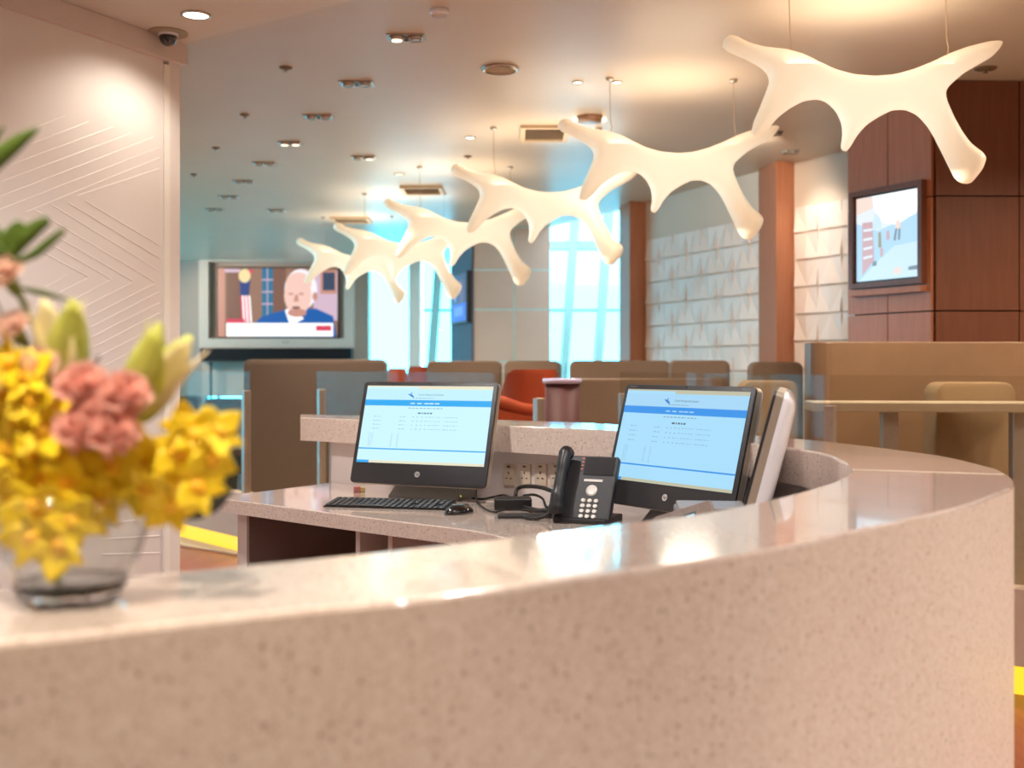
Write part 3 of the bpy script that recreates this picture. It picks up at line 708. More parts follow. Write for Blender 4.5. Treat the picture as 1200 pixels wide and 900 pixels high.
def pendant_mesh():
    """hollow-looking branching shell: its side outline is given, the section is round, the arms sweep towards and away from the viewer"""
    out = [((x-615)*.00112, (300-y)*.00112) for x, y in PEN_OUT]
    bm = bmesh.new(); plate(out, -.03, .03, bm)
    me = bpy.data.meshes.new('shell_tmp'); bm.to_mesh(me); bm.free()
    o = bpy.data.objects.new('shell_tmp', me); C.objects.link(o)
    rm = o.modifiers.new('r', 'REMESH'); rm.mode = 'VOXEL'; rm.voxel_size = .0085; rm.use_smooth_shade = True
    bpy.context.view_layer.update()
    res = bpy.data.meshes.new_from_object(o.evaluated_get(bpy.context.evaluated_depsgraph_get()))
    bpy.data.objects.remove(o); bpy.data.meshes.remove(me)
    seg = [(out[i], out[(i+1) % len(out)]) for i in range(len(out))]
    R = .058
    def dist(x, z):
        best = 9
        for (ax, az), (bx, bz) in seg:
            dx, dz = bx-ax, bz-az; t = max(0, min(1, ((x-ax)*dx+(z-az)*dz)/(dx*dx+dz*dz)))
            q = (x-ax-t*dx)**2+(z-az-t*dz)**2
            if q < best: best = q
        return best**.5
    for v in res.vertices:
        d = min(dist(v.co.x, v.co.z), R); h = math.sqrt(max(0, d*(2*R-d)))
        sg = max(-1, min(1, v.co.y/.028)); v.co.y = sg*h
    bm = bmesh.new(); bm.from_mesh(res)
    for _ in range(7): bmesh.ops.smooth_vert(bm, verts=bm.verts, factor=.5, use_axis_x=True, use_axis_y=True, use_axis_z=True)
    for v in bm.verts:
        x, z = v.co.x, v.co.z; k = max(0, abs(x)-.25)
        v.co.y += k*(.15 if z > .06 else -.2)*min(1, abs(z-.06)*8)
    out_me = bpy.data.meshes.new('shell'); bm.to_mesh(out_me); bm.free(); bpy.data.meshes.remove(res)
    out_me.materials.append(SHELL)
    for p in out_me.polygons: p.use_smooth = True
    return out_me
PME = pendant_mesh()
PEN = [(1015, 115, 4.6, 1.0, 0), (786, 200, 5.96, 1.03, .05), (639, 243, 7.19, 1.05, .02), (544, 276, 8.6, 1.08, .0), (473, 299, 9.94, 1.10, -.03), (418, 312, 11.5, 1.10, -.05)]
PLAB = ['nearest and largest glowing antler-shaped pendant lamp, upper right', 'second glowing antler-shaped pendant lamp, its tip behind the largest one', 'third glowing antler-shaped pendant lamp counting from the largest',
        'fourth glowing antler-shaped pendant lamp, above the left computer', 'fifth glowing antler-shaped pendant lamp, next to last before the large screen', 'smallest and farthest antler-shaped pendant lamp, overlapping the large screen']
for (px, py, Y, s, rz), lab in zip(PEN, PLAB):
    c = P(px, py, Y)
    t = thing('pendant_lamp', lab, 'lamp', c, rz, 'row of antler-shaped pendant lamps')
    o = share('shell', PME, t, Matrix.Scale(s, 4))
    H = ZC-c.z
    for x, zt in ((-.32, .185), (.33, .165)):
        obj('cord', tube(bmesh.new(), [(x*s, 0, zt*s), (x*s+.012, 0, zt*s+.04), (x*s+.004, 0, zt*s+.08), (x*s, 0, H)], .0022, 6), mat('clear_cord', '#b79d80', .4), t)
        obj('ceiling_cup', lathe([(.022, H), (.022, H-.012), (.012, H-.018)], 16), CHROME, t).location = (x*s, 0, 0)
    # the lamp's own light: uplight off the shell's top; the unseen disc below is added fill
    ul = lamp('lamp_uplight', 'AREA', (0, .02, .13*s), PEND_UP, (1, .82, .60), .7, parent=t); ul.rotation_euler = (math.pi, 0, 0)
    lamp('added_downlight', 'AREA', (.1, 0, -.30*s), PEND_DN, (1, .85, .66), .3, parent=t)  # unseen disc under the shell, added to light the walls and counter

# ------------------------------------------------------------------ ceiling fittings
def ceil(px, py, z=ZC): return onz(px, py, z)
def disc_light(name, label, p, r, lit, group=None, watts=0, spot=1.9, aim=None, col=(1, .88, .74)):
    t = thing(name, label, 'light', p, 0, group)
    obj('trim_ring', lathe([(r, -.0005), (r*1.18, -.0005), (r*1.18, -.004), (r*1.02, -.007), (r*.98, -.002)], 28), CHROME, t, True)
    obj('lens', lathe([(.0001, -.0030), (r*.99, -.0030), (r*.99, -.0005), (.0001, -.0005)], 28), lit, t)
    if watts: lamp('lamp_beam', 'SPOT', Vector(p)-Vector((0, 0, .02)), watts, col, .05, spot, .7, aim if aim is not None else Vector(p)-Vector((0, 0, 2)))
    return t
disc_light('downlight', 'added unseen downlight in the low ceiling aimed at the vase of flowers', (-.43, .50, ZS), .047, LIT, 'added overhead downlights', 150, .62, (-.40, .92, 1.14), (1, .88, .72))  # unseen spot added to brighten the flowers
dn = ceil(229.5, 17, ZS)
disc_light('downlight', 'bright round downlight in the low ceiling above the white panelled wall', dn, .047, LIT, 'round downlights of the low ceiling', 19, 2.2, L0+DL*.45+Vector((0, 0, .6)))
# the low ceiling goes on overhead; unseen downlights are added there to light counter and left wall
for i, (x, y, wt) in enumerate([(-.80, 2.9, 1.7), (.35, 2.0, 1.0), (1.5, 1.3, 1.3), (.7, .35, .25), (-1.6, 1.6, .9), (-.6, -.6, .2), (1.9, -.6, .55), (2.8, .5, 5.2), (-2.2, -1.2, .2), (3.0, -.6, 2.4)]):
    disc_light('downlight', 'added unseen downlight in the low ceiling above the reception counter area', (x, y, ZS), .047, LIT, 'added overhead downlights', DOWN_W*wt, 2.5, None, (1, .78, .52) if x < 0 and y < 1.2 else (1, .96, .93))
for x, y in ((3.0, 4.6), (4.2, 3.6), (3.4, 2.5), (5.2, 4.9), (-3.6, 6.4), (-4.4, 5.2), (-5.2, 7.4)):  # unseen downlights added to raise the ambient light of the lounge
    disc_light('downlight', 'added unseen downlight filling the lounge with light, round the corner', (x, y, ZC), .047, LIT, 'added lounge downlights', DOWN_W*3.0, 2.6, None, (1, .80, .60))
for x, y, ax in ((-5.9, 13.2, -4.0), (-6.4, 14.2, -3.0)):  # unseen spots added to warm the screen wall against the cyan daylight
    disc_light('added_wall_fill', 'added unseen spot warming the far screen wall, hidden behind the white wall', (x, y, ZC), .05, LIT, 'added wall fill spots', 300, 1.0, (ax, 16.4, 1.5), (1, .80, .58))
cm = thing('dome_camera', 'small black dome security camera under the low ceiling by the wall', 'camera', ceil(197, 38, ZS))
obj('mount_plate', lathe([(.0001, 0), (.075, 0), (.075, -.006), (.0001, -.008)], 28), mat('plate_beige', '#a5967f', .5), cm)
obj('housing', lathe([(.0001, -.006), (.040, -.006), (.040, -.016), (.0001, -.016)], 24), WHITE, cm)
dm = blob(.036, .036, .040, 20, 12); 
for v in dm.verts: v.co.z = -v.co.z if v.co.z > 0 else 0
o = obj('dome', dm, mat('smoked_dome', '#15151a', .08, coat=.8), cm, True); o.location = (0, 0, -.014)
sn = thing('wall_sensor', 'small beige sensor knob beside the dome camera', 'sensor', ceil(178, 40, ZS)); obj('body', lathe([(.0001, 0), (.014, 0), (.014, -.012), (.008, -.028), (.0001, -.030)], 14), mat('ochre_plastic', '#b8925f', .5), sn, True)

def twin(px, py, label, w_px, lit=(0, 0), lights=0, aim=None):
    p = ceil(px, py); Y = p.y; Lg = w_px*Y/F; Wd = .11
    t = thing('twin_spotlight', label, 'light', p, 0, 'recessed twin spotlights of the lounge ceiling')
    fr = bmesh.new()
    for lo, hi in (((-Lg/2, -Wd/2), (Lg/2, -Wd/2+.012)), ((-Lg/2, Wd/2-.012), (Lg/2, Wd/2)), ((-Lg/2, -Wd/2+.012), (-Lg/2+.012, Wd/2-.012)), ((Lg/2-.012, -Wd/2+.012), (Lg/2, Wd/2-.012))): box(fr, (lo[0], lo[1], -.008), (hi[0], hi[1], 0))
    obj('frame', fr, CHROME, t); obj('recess_plate', B((-Lg/2+.01, -Wd/2+.01, -.003), (Lg/2-.01, Wd/2-.01, 0)), DARKF, t)
    for k, sx in enumerate((-1, 1)):
        lm = obj('lamp_head', lathe([(.0001, -.012), (.026, -.016), (.032, -.018), (.036, -.004), (.036, 0), (.0001, 0)], 18), CHROME, t, True); lm.location = (sx*Lg*.25, 0, -.002)
        g = obj('lens', lathe([(.0001, -.0165), (.024, -.0185), (.024, -.0155), (.0001, -.0145)], 16), LITW if lit[k] else mat('unlit_lens', '#8f8880', .2), lm)
    if lights: lamp('lamp_beam', 'SPOT', p-Vector((0, 0, .03)), lights*8, (1, .86, .68), .05, 1.7, .7, p-Vector((0, 0, 2)) if aim is None else aim)
for a in ((476, 43, 'twin spotlight with one bright lamp, nearest to the low ceiling edge', 44, (1, 0), 25), (418, 97, 'twin spotlight second in the row running away from the low ceiling edge', 40, (0, 0), 12), (373, 136, 'unlit twin spotlight third in the row on the ceiling', 34, (0, 0), 0),
          (340, 167, 'twin spotlight with two bright lamps in the ceiling row', 26, (1, 1), 25), (310, 191, 'unlit twin spotlight just beyond the one with two bright lamps', 26, (0, 0), 0), (286, 212, 'unlit twin spotlight on the bluish ceiling, sixth of the row', 24, (0, 0), 0),
          (268, 230, 'unlit twin spotlight on the bluish ceiling, seventh of the row', 23, (0, 0), 0), (252, 245, 'unlit twin spotlight nearest the white wall end, last of the row', 20, (0, 0), 0), (324, 246, 'unlit twin spotlight alone on the bluish ceiling right of the row', 20, (0, 0), 0),
          (426, 184, 'twin spotlight right of the row, above the fourth pendant', 28, (0, 1), 14), (905, 155, 'dark twin spotlight near the tiled wall and the second pendant', 22, (0, 0), 9, (1.7, 9.4, 1.7)), (926, 177, 'dark twin spotlight close to the brown column top', 18, (0, 0), 2, (2.3, 8.2, 1.6))): twin(*a)
def round_fit(name, label, px, py, wpx, m1, m2, cat, h=.012):
    p = ceil(px, py); r = wpx/2*p.y/F; t = thing(name, label, cat, p)
    obj('rim', lathe([(r*.82, -.002), (r*.84, -h), (r, -h*.6), (r, 0), (r*.82, 0)], 28), m1, t, True); obj('face', lathe([(.0001, -h*.5), (r*.83, -h*.5), (r*.83, 0), (.0001, 0)], 28), m2, t)
    return t
round_fit('ceiling_speaker', 'round ceiling speaker with a pale rim left of the second pendant', 586, 80, 44, CHROME, mat('speaker_cloth', '#ab9478', .8), 'speaker', .016)
round_fit('smoke_detector', 'small round smoke detector at the top edge of the ceiling', 515, 11, 22, WHITE, LAM, 'detector', .03)
for px, py, wp, lab in ((335, 79, 16, 'dark sprinkler head on the ceiling nearest the low ceiling edge'), (287, 134, 12, 'dark sprinkler head second from the low ceiling edge'), (253, 173, 10, 'dark sprinkler head third from the low ceiling edge'), (227, 204, 8, 'dark sprinkler head close to the end of the white wall'), (548, 183, 10, 'small sprinkler head above the third pendant'), (1155, 80, 26, 'small dark fitting by the right arm of the largest pendant')):
    p = ceil(px, py); r = wp/2*p.y/F; t = thing('sprinkler', lab, 'sprinkler', p, 0, 'sprinkler heads'); obj('rose', lathe([(r, 0), (r*.9, -.006), (.012, -.012), (.0001, -.012)], 18), mat('dark_rose', '#7a6450', .5), t, True); obj('head', lathe([(.006, -.011), (.006, -.022), (.014, -.024), (.0001, -.026)], 12), CHROME, t)
for px, py, lab, m_ in ((677, 96, 'small lit warm spot above the second pendant', LIT), (723, 96, 'small lit cool spot right of the warm one above the second pendant', LIT), (551, 161, 'small lit warm spot above the third pendant', LIT), (468, 204, 'faint small spot above the fourth pendant', LITW)):
    p = ceil(px, py); disc_light('mini_downlight', lab, p, 5.5*p.y/F, m_, 'small lit spots', 45 if px > 670 else 20, 1.0 if px > 670 else 2.0, (1.75, 9.2, 1.7) if px > 670 else None)
p = ceil(691, 137); t = thing('double_lamp', 'round brown ceiling fitting with two small lights by the second pendant', 'light', p)
obj('body', lathe([(.0001, -.03), (.075, -.03), (.085, 0), (.0001, 0)], 24), mat('brown_fitting', '#8c6547', .4), t, True)
for sx in (-1, 1): obj('lamp_head', blob(.022, .022, .022, 12, 8), LITW, t, True).location = (sx*.085, 0, -.022)
def vent(px, py, wpx, dep, lab, slats=7):
    p = ceil(px, py); Lg = wpx*p.y/F; t = thing('ceiling_vent', lab, 'vent', p, 0, 'ceiling air vents')
    fr = bmesh.new()
    for lo, hi in (((-Lg/2, -dep/2), (Lg/2, -dep/2+.03)), ((-Lg/2, dep/2-.03), (Lg/2, dep/2)), ((-Lg/2, -dep/2+.03), (-Lg/2+.03, dep/2-.03)), ((Lg/2-.03, -dep/2+.03), (Lg/2, dep/2-.03))): box(fr, (lo[0], lo[1], -.022), (hi[0], hi[1], 0))
    obj('frame', fr, mat('vent_frame', '#c9b193', .5), t); obj('backing', B((-Lg/2+.02, -dep/2+.02, -.003), (Lg/2-.02, dep/2-.02, 0)), DARKF, t)
    for i in range(slats):
        y = -dep/2+.04+(dep-.08)*(i+.5)/slats; obj('slat', B((-Lg/2+.03, -.010, -.001), (Lg/2-.03, .010, .001)), mat('vent_slat', '#a8927a', .5), t).matrix_local = Matrix.Translation((0, y, -.012)) @ Matrix.Rotation(.6, 4, 'X')
vent(638, 155, 56, .45, 'rectangular ceiling vent between the second and third pendants'); vent(495, 222, 48, .4, 'rectangular ceiling vent above the fourth pendant'); vent(412, 257, 44, .4, 'rectangular ceiling vent above the smaller pendants')

# ------------------------------------------------------------------ screens on the walls
tv = thing('wall_screen', 'large wall screen in a grey niche showing a man in a blue suit', 'television', (XB(327.5), YB-.02, P(0, 355, YB).z))
zt = lambda py: EYE-(py-HZ)*YB/F-tv.location.z
xt = lambda px: XB(px)-tv.location.x
fr = bmesh.new()
for x0, x1, y0, y1 in ((237, 416, 299, 308), (237, 416, 397, 408), (237, 248, 308, 397), (405, 416, 308, 397)): box(fr, (xt(x0), -.16, zt(y1)), (xt(x1), .0, zt(y0)))
obj('niche_frame', fr, mat('niche_grey', '#b5a89f', .5, var=.03, scale=3), tv); obj('niche_back', B((xt(247), -.03, zt(398)), (xt(406), 0, zt(307))), GREY, tv)
obj('case', B((xt(256.5), -.10, zt(396.5)), (xt(398.5), -.03, zt(313.5)), .01), BLACK, tv)
NM = [emis('news_wall', '#96705c', 1), emis('news_blue', '#0a4f94', 1), emis('news_skin', '#f3c8bb', 1), emis('news_hair', '#f6f0f6', 1), emis('news_white', '#ffffff', 1.15), emis('news_red', '#d83a5a', 1), emis('news_curtain', '#7d5648', 1), emis('news_navy', '#12367e', 1), emis('news_lilac', '#d3b6c8', 1), emis('news_frame', '#3a4660', 1), emis('news_gold', '#f2dba0', 1), emis('news_shade', '#c98f7e', 1), emis('news_teal', '#2b6f93', 1), emis('news_suit', '#0f5aa8', 1)]
pb = bmesh.new()
def sx(px): return xt(px)
def sz(py): return zt(py)
def RR(x0, y0, x1, y1, z, mi): rect(pb, sx(x0), sz(y1), sx(x1), sz(y0), z, mi)
k = YB/F
RR(258, 315, 397, 395, .001, 0); RR(258, 315, 266, 395, .002, 11); RR(268, 315, 290, 380, .002, 6); RR(309, 315, 322, 378, .002, 12); RR(322, 315, 337, 378, .002, 6); RR(369, 318, 397, 376, .002, 8)
for yy in (328, 342, 356): RR(309, yy, 322, yy+1.4, .003, 8)
RR(315, 315, 316, 378, .003, 8)
RR(377, 318, 396, 345, .003, 11); RR(380, 320, 394, 341, .004, 9); RR(266, 316, 284, 320, .004, 8); RR(292, 317, 299, 321, .004, 5)
flat(pb, [(sx(283), sz(328)), (sx(296), sz(328)), (sx(294), sz(347)), (sx(284), sz(347))], .004, 7)
for i in range(6): flat(pb, [(sx(284+i*1.9), sz(347)), (sx(285.9+i*1.9), sz(347)), (sx(287.6+i*2.0), sz(378)), (sx(285.6+i*2.0), sz(378))], .004, 4 if i % 2 else 5)
ell(pb, sx(289), sz(324), 7*k, 8*k, .0045, 10)
flat(pb, [(sx(300), sz(380)), (sx(308), sz(372)), (sx(330), sz(365)), (sx(345), sz(362)), (sx(372), sz(362)), (sx(392), sz(371)), (sx(396), sz(395)), (sx(300), sz(395))], .005, 13)
flat(pb, [(sx(336), sz(364)), (sx(344), sz(360)), (sx(358), sz(374)), (sx(342), sz(382))], .006, 4)
ell(pb, sx(354.5), sz(340), 19*k, 24*k, .007, 3); ell(pb, sx(351), sz(347), 16*k, 22*k, .008, 2); ell(pb, sx(352), sz(333), 15*k, 13*k, .0085, 2); ell(pb, sx(371), sz(348), 3*k, 5*k, .0085, 11)
for ex in (343, 355): ell(pb, sx(ex), sz(345), 3.2*k, 1.3*k, .009, 11)
flat(pb, [(sx(348), sz(346)), (sx(351), sz(346)), (sx(352), sz(354)), (sx(346), sz(354))], .009, 11); ell(pb, sx(349), sz(361), 5*k, 1.5*k, .009, 6); ell(pb, sx(350), sz(367), 11*k, 5*k, .0088, 11)
RR(268, 379, 392, 394.5, .010, 4); RR(268, 374, 289, 379, .010, 5); RR(372, 382, 390, 388, .011, 5)
obj('picture', pb, NM, tv).location = (0, -.101, 0)
obj('maker_mark', B((xt(333), -.164, zt(403)), (xt(342), -.158, zt(400))), STEEL, tv)
cs = thing('media_console', 'long black media console under the large grey-framed wall screen', 'console', (XB(327.5), YB-.2, 0))
obj('cabinet', B((xt(240), -.05, EYE-(423-HZ)*YB/F), (xt(415), .17, EYE-(408.5-HZ)*YB/F), .01), mat('black_lacquer', '#17191d', .25), cs)
obj('front_shelf', B((xt(240), -.06, EYE-(424-HZ)*YB/F), (xt(415), .17, EYE-(422.6-HZ)*YB/F)), CHAR, cs)
obj('cabinet_leg', B((xt(250), -.0, .0), (xt(252), .05, EYE-(424-HZ)*YB/F)), CHAR, cs); obj('cabinet_leg', B((xt(403), -.0, .0), (xt(405), .05, EYE-(424-HZ)*YB/F)), CHAR, cs)

# screen on the brown wall: framed, showing a pale blue picture with white glare at its top
nA = Vector((A1.y-A0.y, -(A1.x-A0.x))); nA = nA.normalized(); nA = nA if nA.x < 0 else -nA
mid = A0.lerp(A1, .5)+nA*.0; ang = math.atan2(-nA.x*-1, 1)
tv2 = thing('wall_screen', 'wall screen in a brown frame on the brown wall at right', 'television', (0, 0, 0))
def on_A(px, py):
    kx = (px-600)/F; d = A1-A0; t = (kx*A0.y-A0.x)/(d.x-kx*d.y); q = A0+d*t; return t, EYE-(py-HZ)*q.y/F
a_ = math.atan2((A0-A1).y, (A0-A1).x)
tA, zA = on_A(1046, 275); cA = A0.lerp(A1, tA)
tv2.location = (cA.x, cA.y, zA); tv2.rotation_euler = (0, 0, a_)
LA = (A1-A0).length
def lx(px, py): t, z = on_A(px, py); return ((tA-t)*LA, z-zA)
x0 = lx(1003.5, 280)[0]; x1 = lx(1089, 275)[0]; zt0 = .365; zb0 = -.335
zt0 = (lx(1003.5, 228)[1]+lx(1089, 210)[1])/2; zb0 = (lx(1003.5, 340)[1]+lx(1089, 331)[1])/2
fr = bmesh.new(); fw = .028
for q0, q1, r0, r1 in ((x0, x1, zt0-fw, zt0), (x0, x1, zb0, zb0+fw), (x0, x0+fw, zb0+fw, zt0-fw), (x1-fw, x1, zb0+fw, zt0-fw)): box(fr, (q0, -.06, r0), (q1, .0, r1))
obj('frame', fr, WOODD, tv2); obj('case', B((x0+fw, -.035, zb0+fw), (x1-fw, 0, zt0-fw)), BLACK, tv2)
obj('wooden_sill', B((x0, -.065, zb0-.045), (x1, 0, zb0-.012)), WOOD, tv2)
pm = [emis('scene_blue', '#b6d9f2', 1), emis('scene_glare', '#ffffff', 1.1), emis('scene_pink', '#cfa9ad', 1), emis('scene_pale', '#cfe6f4', 1), emis('scene_dark', '#7d8a96', 1), emis('scene_olive', '#a39a78', 1), emis('scene_haze', '#e6edf6', 1), emis('scene_peach', '#f3d9cc', 1)]
pb = bmesh.new(); wx0, wx1, wz0, wz1 = x0+fw+.012, x1-fw-.006, zb0+fw+.012, zt0-fw-.012
def UV(u, v): return (wx0+(wx1-wx0)*u, wz1+(wz0-wz1)*v)
def Q(mi, z, *uv): flat(pb, [UV(*p) for p in uv], z, mi)
Q(0, .001, (0, 0), (1, 0), (1, 1), (0, 1)); Q(6, .002, (0, 0), (1, 0), (1, .28), (.75, .33), (.35, .42), (0, .30)); Q(1, .003, (.28, 0), (1, 0), (1, .24), (.85, .31), (.66, .38), (.44, .33), (.30, .16))  # the white patch along the top is glare drawn into the picture
Q(7, .0025, (0, 0), (.25, 0), (.28, .14), (0, .2)); Q(2, .003, (.10, .30), (.27, .30), (.30, .76), (.10, .94)); Q(3, .0035, (.30, .20), (.40, .26), (.42, .40), (.27, .40))
for i in range(4): Q(6, .004, (.12, .38+i*.11), (.27, .38+i*.105), (.27, .41+i*.105), (.12, .41+i*.11))
Q(3, .003, (.05, 1), (.35, .78), (.62, .62), (1, .60), (1, 1)); Q(5, .005, (.37, .44), (.41, .44), (.42, .62), (.37, .62)); Q(2, .005, (.40, .62), (.45, .64), (.44, .74), (.40, .72)); Q(4, .005, (.61, .56), (.64, .42), (.67, .42), (.645, .56)); Q(4, .005, (.68, .56), (.69, .42), (.72, .42), (.71, .56)); Q(7, .005, (.65, .33), (.71, .33), (.72, .43), (.64, .43))
Q(2, .005, (.50, .44), (.54, .43), (.55, .54), (.50, .54)); Q(4, .005, (.28, .78), (.34, .77), (.34, .83), (.27, .83)); Q(7, .005, (.62, .88), (.72, .87), (.73, .95), (.61, .95)); Q(4, .005, (.84, .88), (.98, .87), (.99, .92), (.84, .92))
obj('picture', pb, pm, tv2).location = (0, -.0355, 0)

# small blue screen on the slate flank of the pier
c = P(543, 350, 12.95); a0 = Vector((-.426, 12.30, 0))
tv3 = thing('wall_screen', 'small dark screen with a blue picture on the slate pier flank', 'television', (0, 0, 0))
t0 = .45; q = a0+fd*t0+fn*.021; z0 = EYE-(350-HZ)*12.73/F
tv3.location = (q.x, q.y, z0); tv3.rotation_euler = (0, 0, math.atan2(-fd.y, -fd.x))
obj('case', B((-.44, -.055, -.29), (.44, .0, .29), .006), BLACK, tv3)
pb = bmesh.new(); rect(pb, -.42, -.265, .42, .27, .001, 0); rect(pb, -.42, -.265, .42, -.06, .002, 1); ell(pb, -.15, .08, .09, .12, .003, 2); rect(pb, .1, -.05, .3, .2, .003, 3); rect(pb, -.2, -.2, .25, -.1, .003, 2)
obj('picture', pb, [emis('blue_deep', '#27345f', 1), emis('blue_bright', '#1f5fd0', 1), emis('blue_pale', '#5f8fe0', 1), emis('mauve_deep', '#5b4a72', 1)], tv3).location = (0, -.0555, 0)

# ------------------------------------------------------------------ low glass screens on lit plinths round the desk area
PLN = mat('plinth_paint', '#b7a291', .5, var=.03)
def balustrade(a, b, label, posts, top=1.17):
    a, b = Vector(a), Vector(b); d = (b-a); Lg = d.length; t = thing('glass_balustrade', label, 'balustrade', (a.x, a.y, 0), math.atan2(d.y, d.x), 'glass screens around the desk area')
    obj('lit_kick_strip', B((0, .0, .0), (Lg, .06, .105)), LED, t); obj('plinth', B((0, -.012, .105), (Lg, .075, .39), .003), PLN, t)
    n = max(1, round(Lg/1.1))
    for i in range(n): obj('glass_pane', B((Lg*i/n+.006, .026, .391), (Lg*(i+1)/n-.006, .036, top)), GL, t)
    for s in posts: obj('post', B((s*Lg-.02, .008, .391), (s*Lg+.02, .056, 1.047), .004), STEEL, t)
    return t
balustrade((-3.4, 8.95), (-1.70, 7.08), 'glass balustrade on a yellow-lit plinth left of the staff desk', (.98,))
balustrade((-1.36, 7.55), (.13, 5.45), 'glass balustrade behind the left computer', (.03, .985))
balustrade((.60, 6.45), (1.25, 4.52), 'glass balustrade behind the right computer', (.02,))
balustrade((1.27, 4.48), (3.3, 3.10), 'glass balustrade on a yellow-lit plinth at the right end of the counter', (.002, .31, .95))

# ------------------------------------------------------------------ lounge furniture
pt = struct('wall_low_partition', prism([(1.5+.10*math.cos(math.pi/2+math.pi*i/12), 5.3+.10*math.sin(math.pi/2+math.pi*i/12)) for i in range(13)]+[(6.5, 5.2), (6.5, 5.4)], 0, 1.32, .006), mat('tan_partition', '#86694f', .5, var=.04, coat=.2))
def bench(px0, px1, Y, ztop, m, label, deep=.6, grp='high-backed lounge benches'):
    x0, x1 = (px0-600)*Y/F, (px1-600)*Y/F; w_ = x1-x0; t = thing('lounge_bench', label, 'bench', ((x0+x1)/2, Y, 0.012), 0, grp)
    bm = plate([(x, z+.68) for x, z in rrect(w_, 2*(ztop-.68), .05, 4) if 1] , 0, .14, None, .02)
    for v in bm.verts: v.co.z = max(v.co.z, .16)
    auto(obj('backrest', bm, m, t), .7)
    obj('seat', B((-w_/2+.02, .13, .28), (w_/2-.02, deep, .46), .03), m, t); obj('base', B((-w_/2+.05, .04, .07), (w_/2-.05, deep-.04, .29)), CHAR, t)
    for x in (-w_/2+.06, w_/2-.06):
        for y in (.05, deep-.06): obj('leg', B((x-.02, y-.02, 0), (x+.02, y+.02, .08)), STEEL, t)
    return t
bench(285, 452, 8.5, 1.243, BROWN, 'broad brown high-backed bench left of the left computer')
bench(500, 588, 9.6, 1.235, TAUPE, 'taupe high-backed bench just behind the left computer')
bench(591, 658, 9.3, 1.235, TAUPE, 'taupe high-backed bench behind the orange chair')
bench(668, 786, 8.7, 1.235, TAUPE, 'taupe high-backed bench left of the tiled wall, wider one')
bench(786, 856, 8.15, 1.235, TAUPE, 'taupe high-backed bench in front of the tiled wall', .5)
bench(881, 942, 7.0, 1.22, TAUPE, 'taupe high-backed bench in front of the brown column', .5)
bench(870, 936, 6.0, 1.115, TAN, 'tan bench back just right of the edge-on computer', .45, 'tan benches')
bench(1097, 1192, 4.78, 1.125, TAN, 'tan bench behind the glass above the counter end', .36, 'tan benches')
bench(206, 232, 9.6, .93, BROWN, 'low brown bench beside the white wall end', .5, 'low brown benches')
bench(238, 283, 9.2, .92, BROWN, 'low brown bench under the lit glass strip', .5, 'low brown benches')
bench(672, 850, 6.9, 1.115, TAUPE, 'wide taupe bench right behind the right computer', .5, 'low brown benches')
def tub_chair(px, Y, wd, ztop, label, rz=0):
    t = thing('tub_chair', label, 'chair', ((px-600)*Y/F, Y, .012), rz, 'orange tub chairs')
    bm = bmesh.new(); n = 20; ro, ri = wd/2, wd/2-.05; A = []
    for i in range(n+1):
        a = math.radians(200+320*(i/n-.5)+70); c_, s_ = math.cos(a), math.sin(a); f = abs(i/n-.5)*2
        z1 = ztop-(ztop-.62)*max(0, (f-.35)/.65)**1.2
        A.append([bm.verts.new((ro*c_, ro*s_, .2)), bm.verts.new((ro*c_*1.03, ro*s_*1.03, z1)), bm.verts.new((ri*c_, ri*s_, z1)), bm.verts.new((ri*c_, ri*s_, .2))])
    for i in range(n):
        for j in range(4): bm.faces.new((A[i][j], A[i+1][j], A[i+1][(j+1) % 4], A[i][(j+1) % 4]))
    bm.faces.new(A[0]); bm.faces.new(A[-1][::-1])
    auto(obj('shell_back', bm, ORANGE, t), .9); obj('seat', lathe([(.0001, .2), (ri-.01, .2), (ri-.005, .40), (ri-.04, .45), (.0001, .46)], 24), ORANGE, t, True)
    obj('pedestal', lathe([(wd*.3, 0), (wd*.3, .012), (.03, .03), (.03, .205), (.0001, .205)], 20), STEEL, t)
    return t
tch = tub_chair(621, 7.5, .38, 1.17, 'orange tub chair between the two computers, largest one', .25)
tw = Matrix.Rotation(-.25, 4, 'Z') @ Matrix.Translation(-tch.location)
obj('arm_rest', tube(bmesh.new(), spline([tw @ P(634, 482, 7.33), tw @ P(612, 480, 7.25), tw @ P(588, 472, 7.2), tw @ P(565, 468, 7.25)], 6), .045, 10), ORANGE, tch, True)
obj('side_panel', plate([(-.36, .25), (.08, .25), (.08, .86), (-.1, .87), (-.36, .93)], -.29, -.24), ORANGE, tch)
tub_chair(466, 12.2, .22, 1.165, 'tiny distant orange chair top next to the brown bench', 0)
tub_chair(491, 12.6, .26, 1.185, 'tiny distant orange chair top beside the taupe bench', 0)
dt = thing('drum_table', 'maroon drum table with a lilac-reflecting glass rim behind the counter ledge', 'table', P(659, 560, 5.95)); dt.location.z = .012
obj('drum', lathe([(.0001, 0), (.09, 0), (.092, 1.10), (.0001, 1.10)], 36), MAROON, dt, True); obj('glass_top', lathe([(.0001, 1.10), (.104, 1.10), (.108, 1.115), (.104, 1.128), (.0001, 1.128)], 36), mat('lilac_reflection_glass', '#b9aed0', .1, coat=.6), dt, True)  # the lilac glow reflected in the rim is put into its colour
lp_ = thing('salt_caddy', 'small pale bottle pair standing on the maroon drum table', 'caddy', dt.location+Vector((0, 0, 1.1285)))
for x in (-.02, .018): obj('bottle', lathe([(.0001, 0), (.012, 0), (.012, .05), (.005, .065), (.005, .085), (.0001, .085)], 14), glass('bottle_glass', (.8, .93, .95)), lp_, True).location = (x, 0, 0)
bt = thing('bar_table', 'long pale bar table behind the glass at the right', 'table', (1.72, 4.66, .012), -.10)
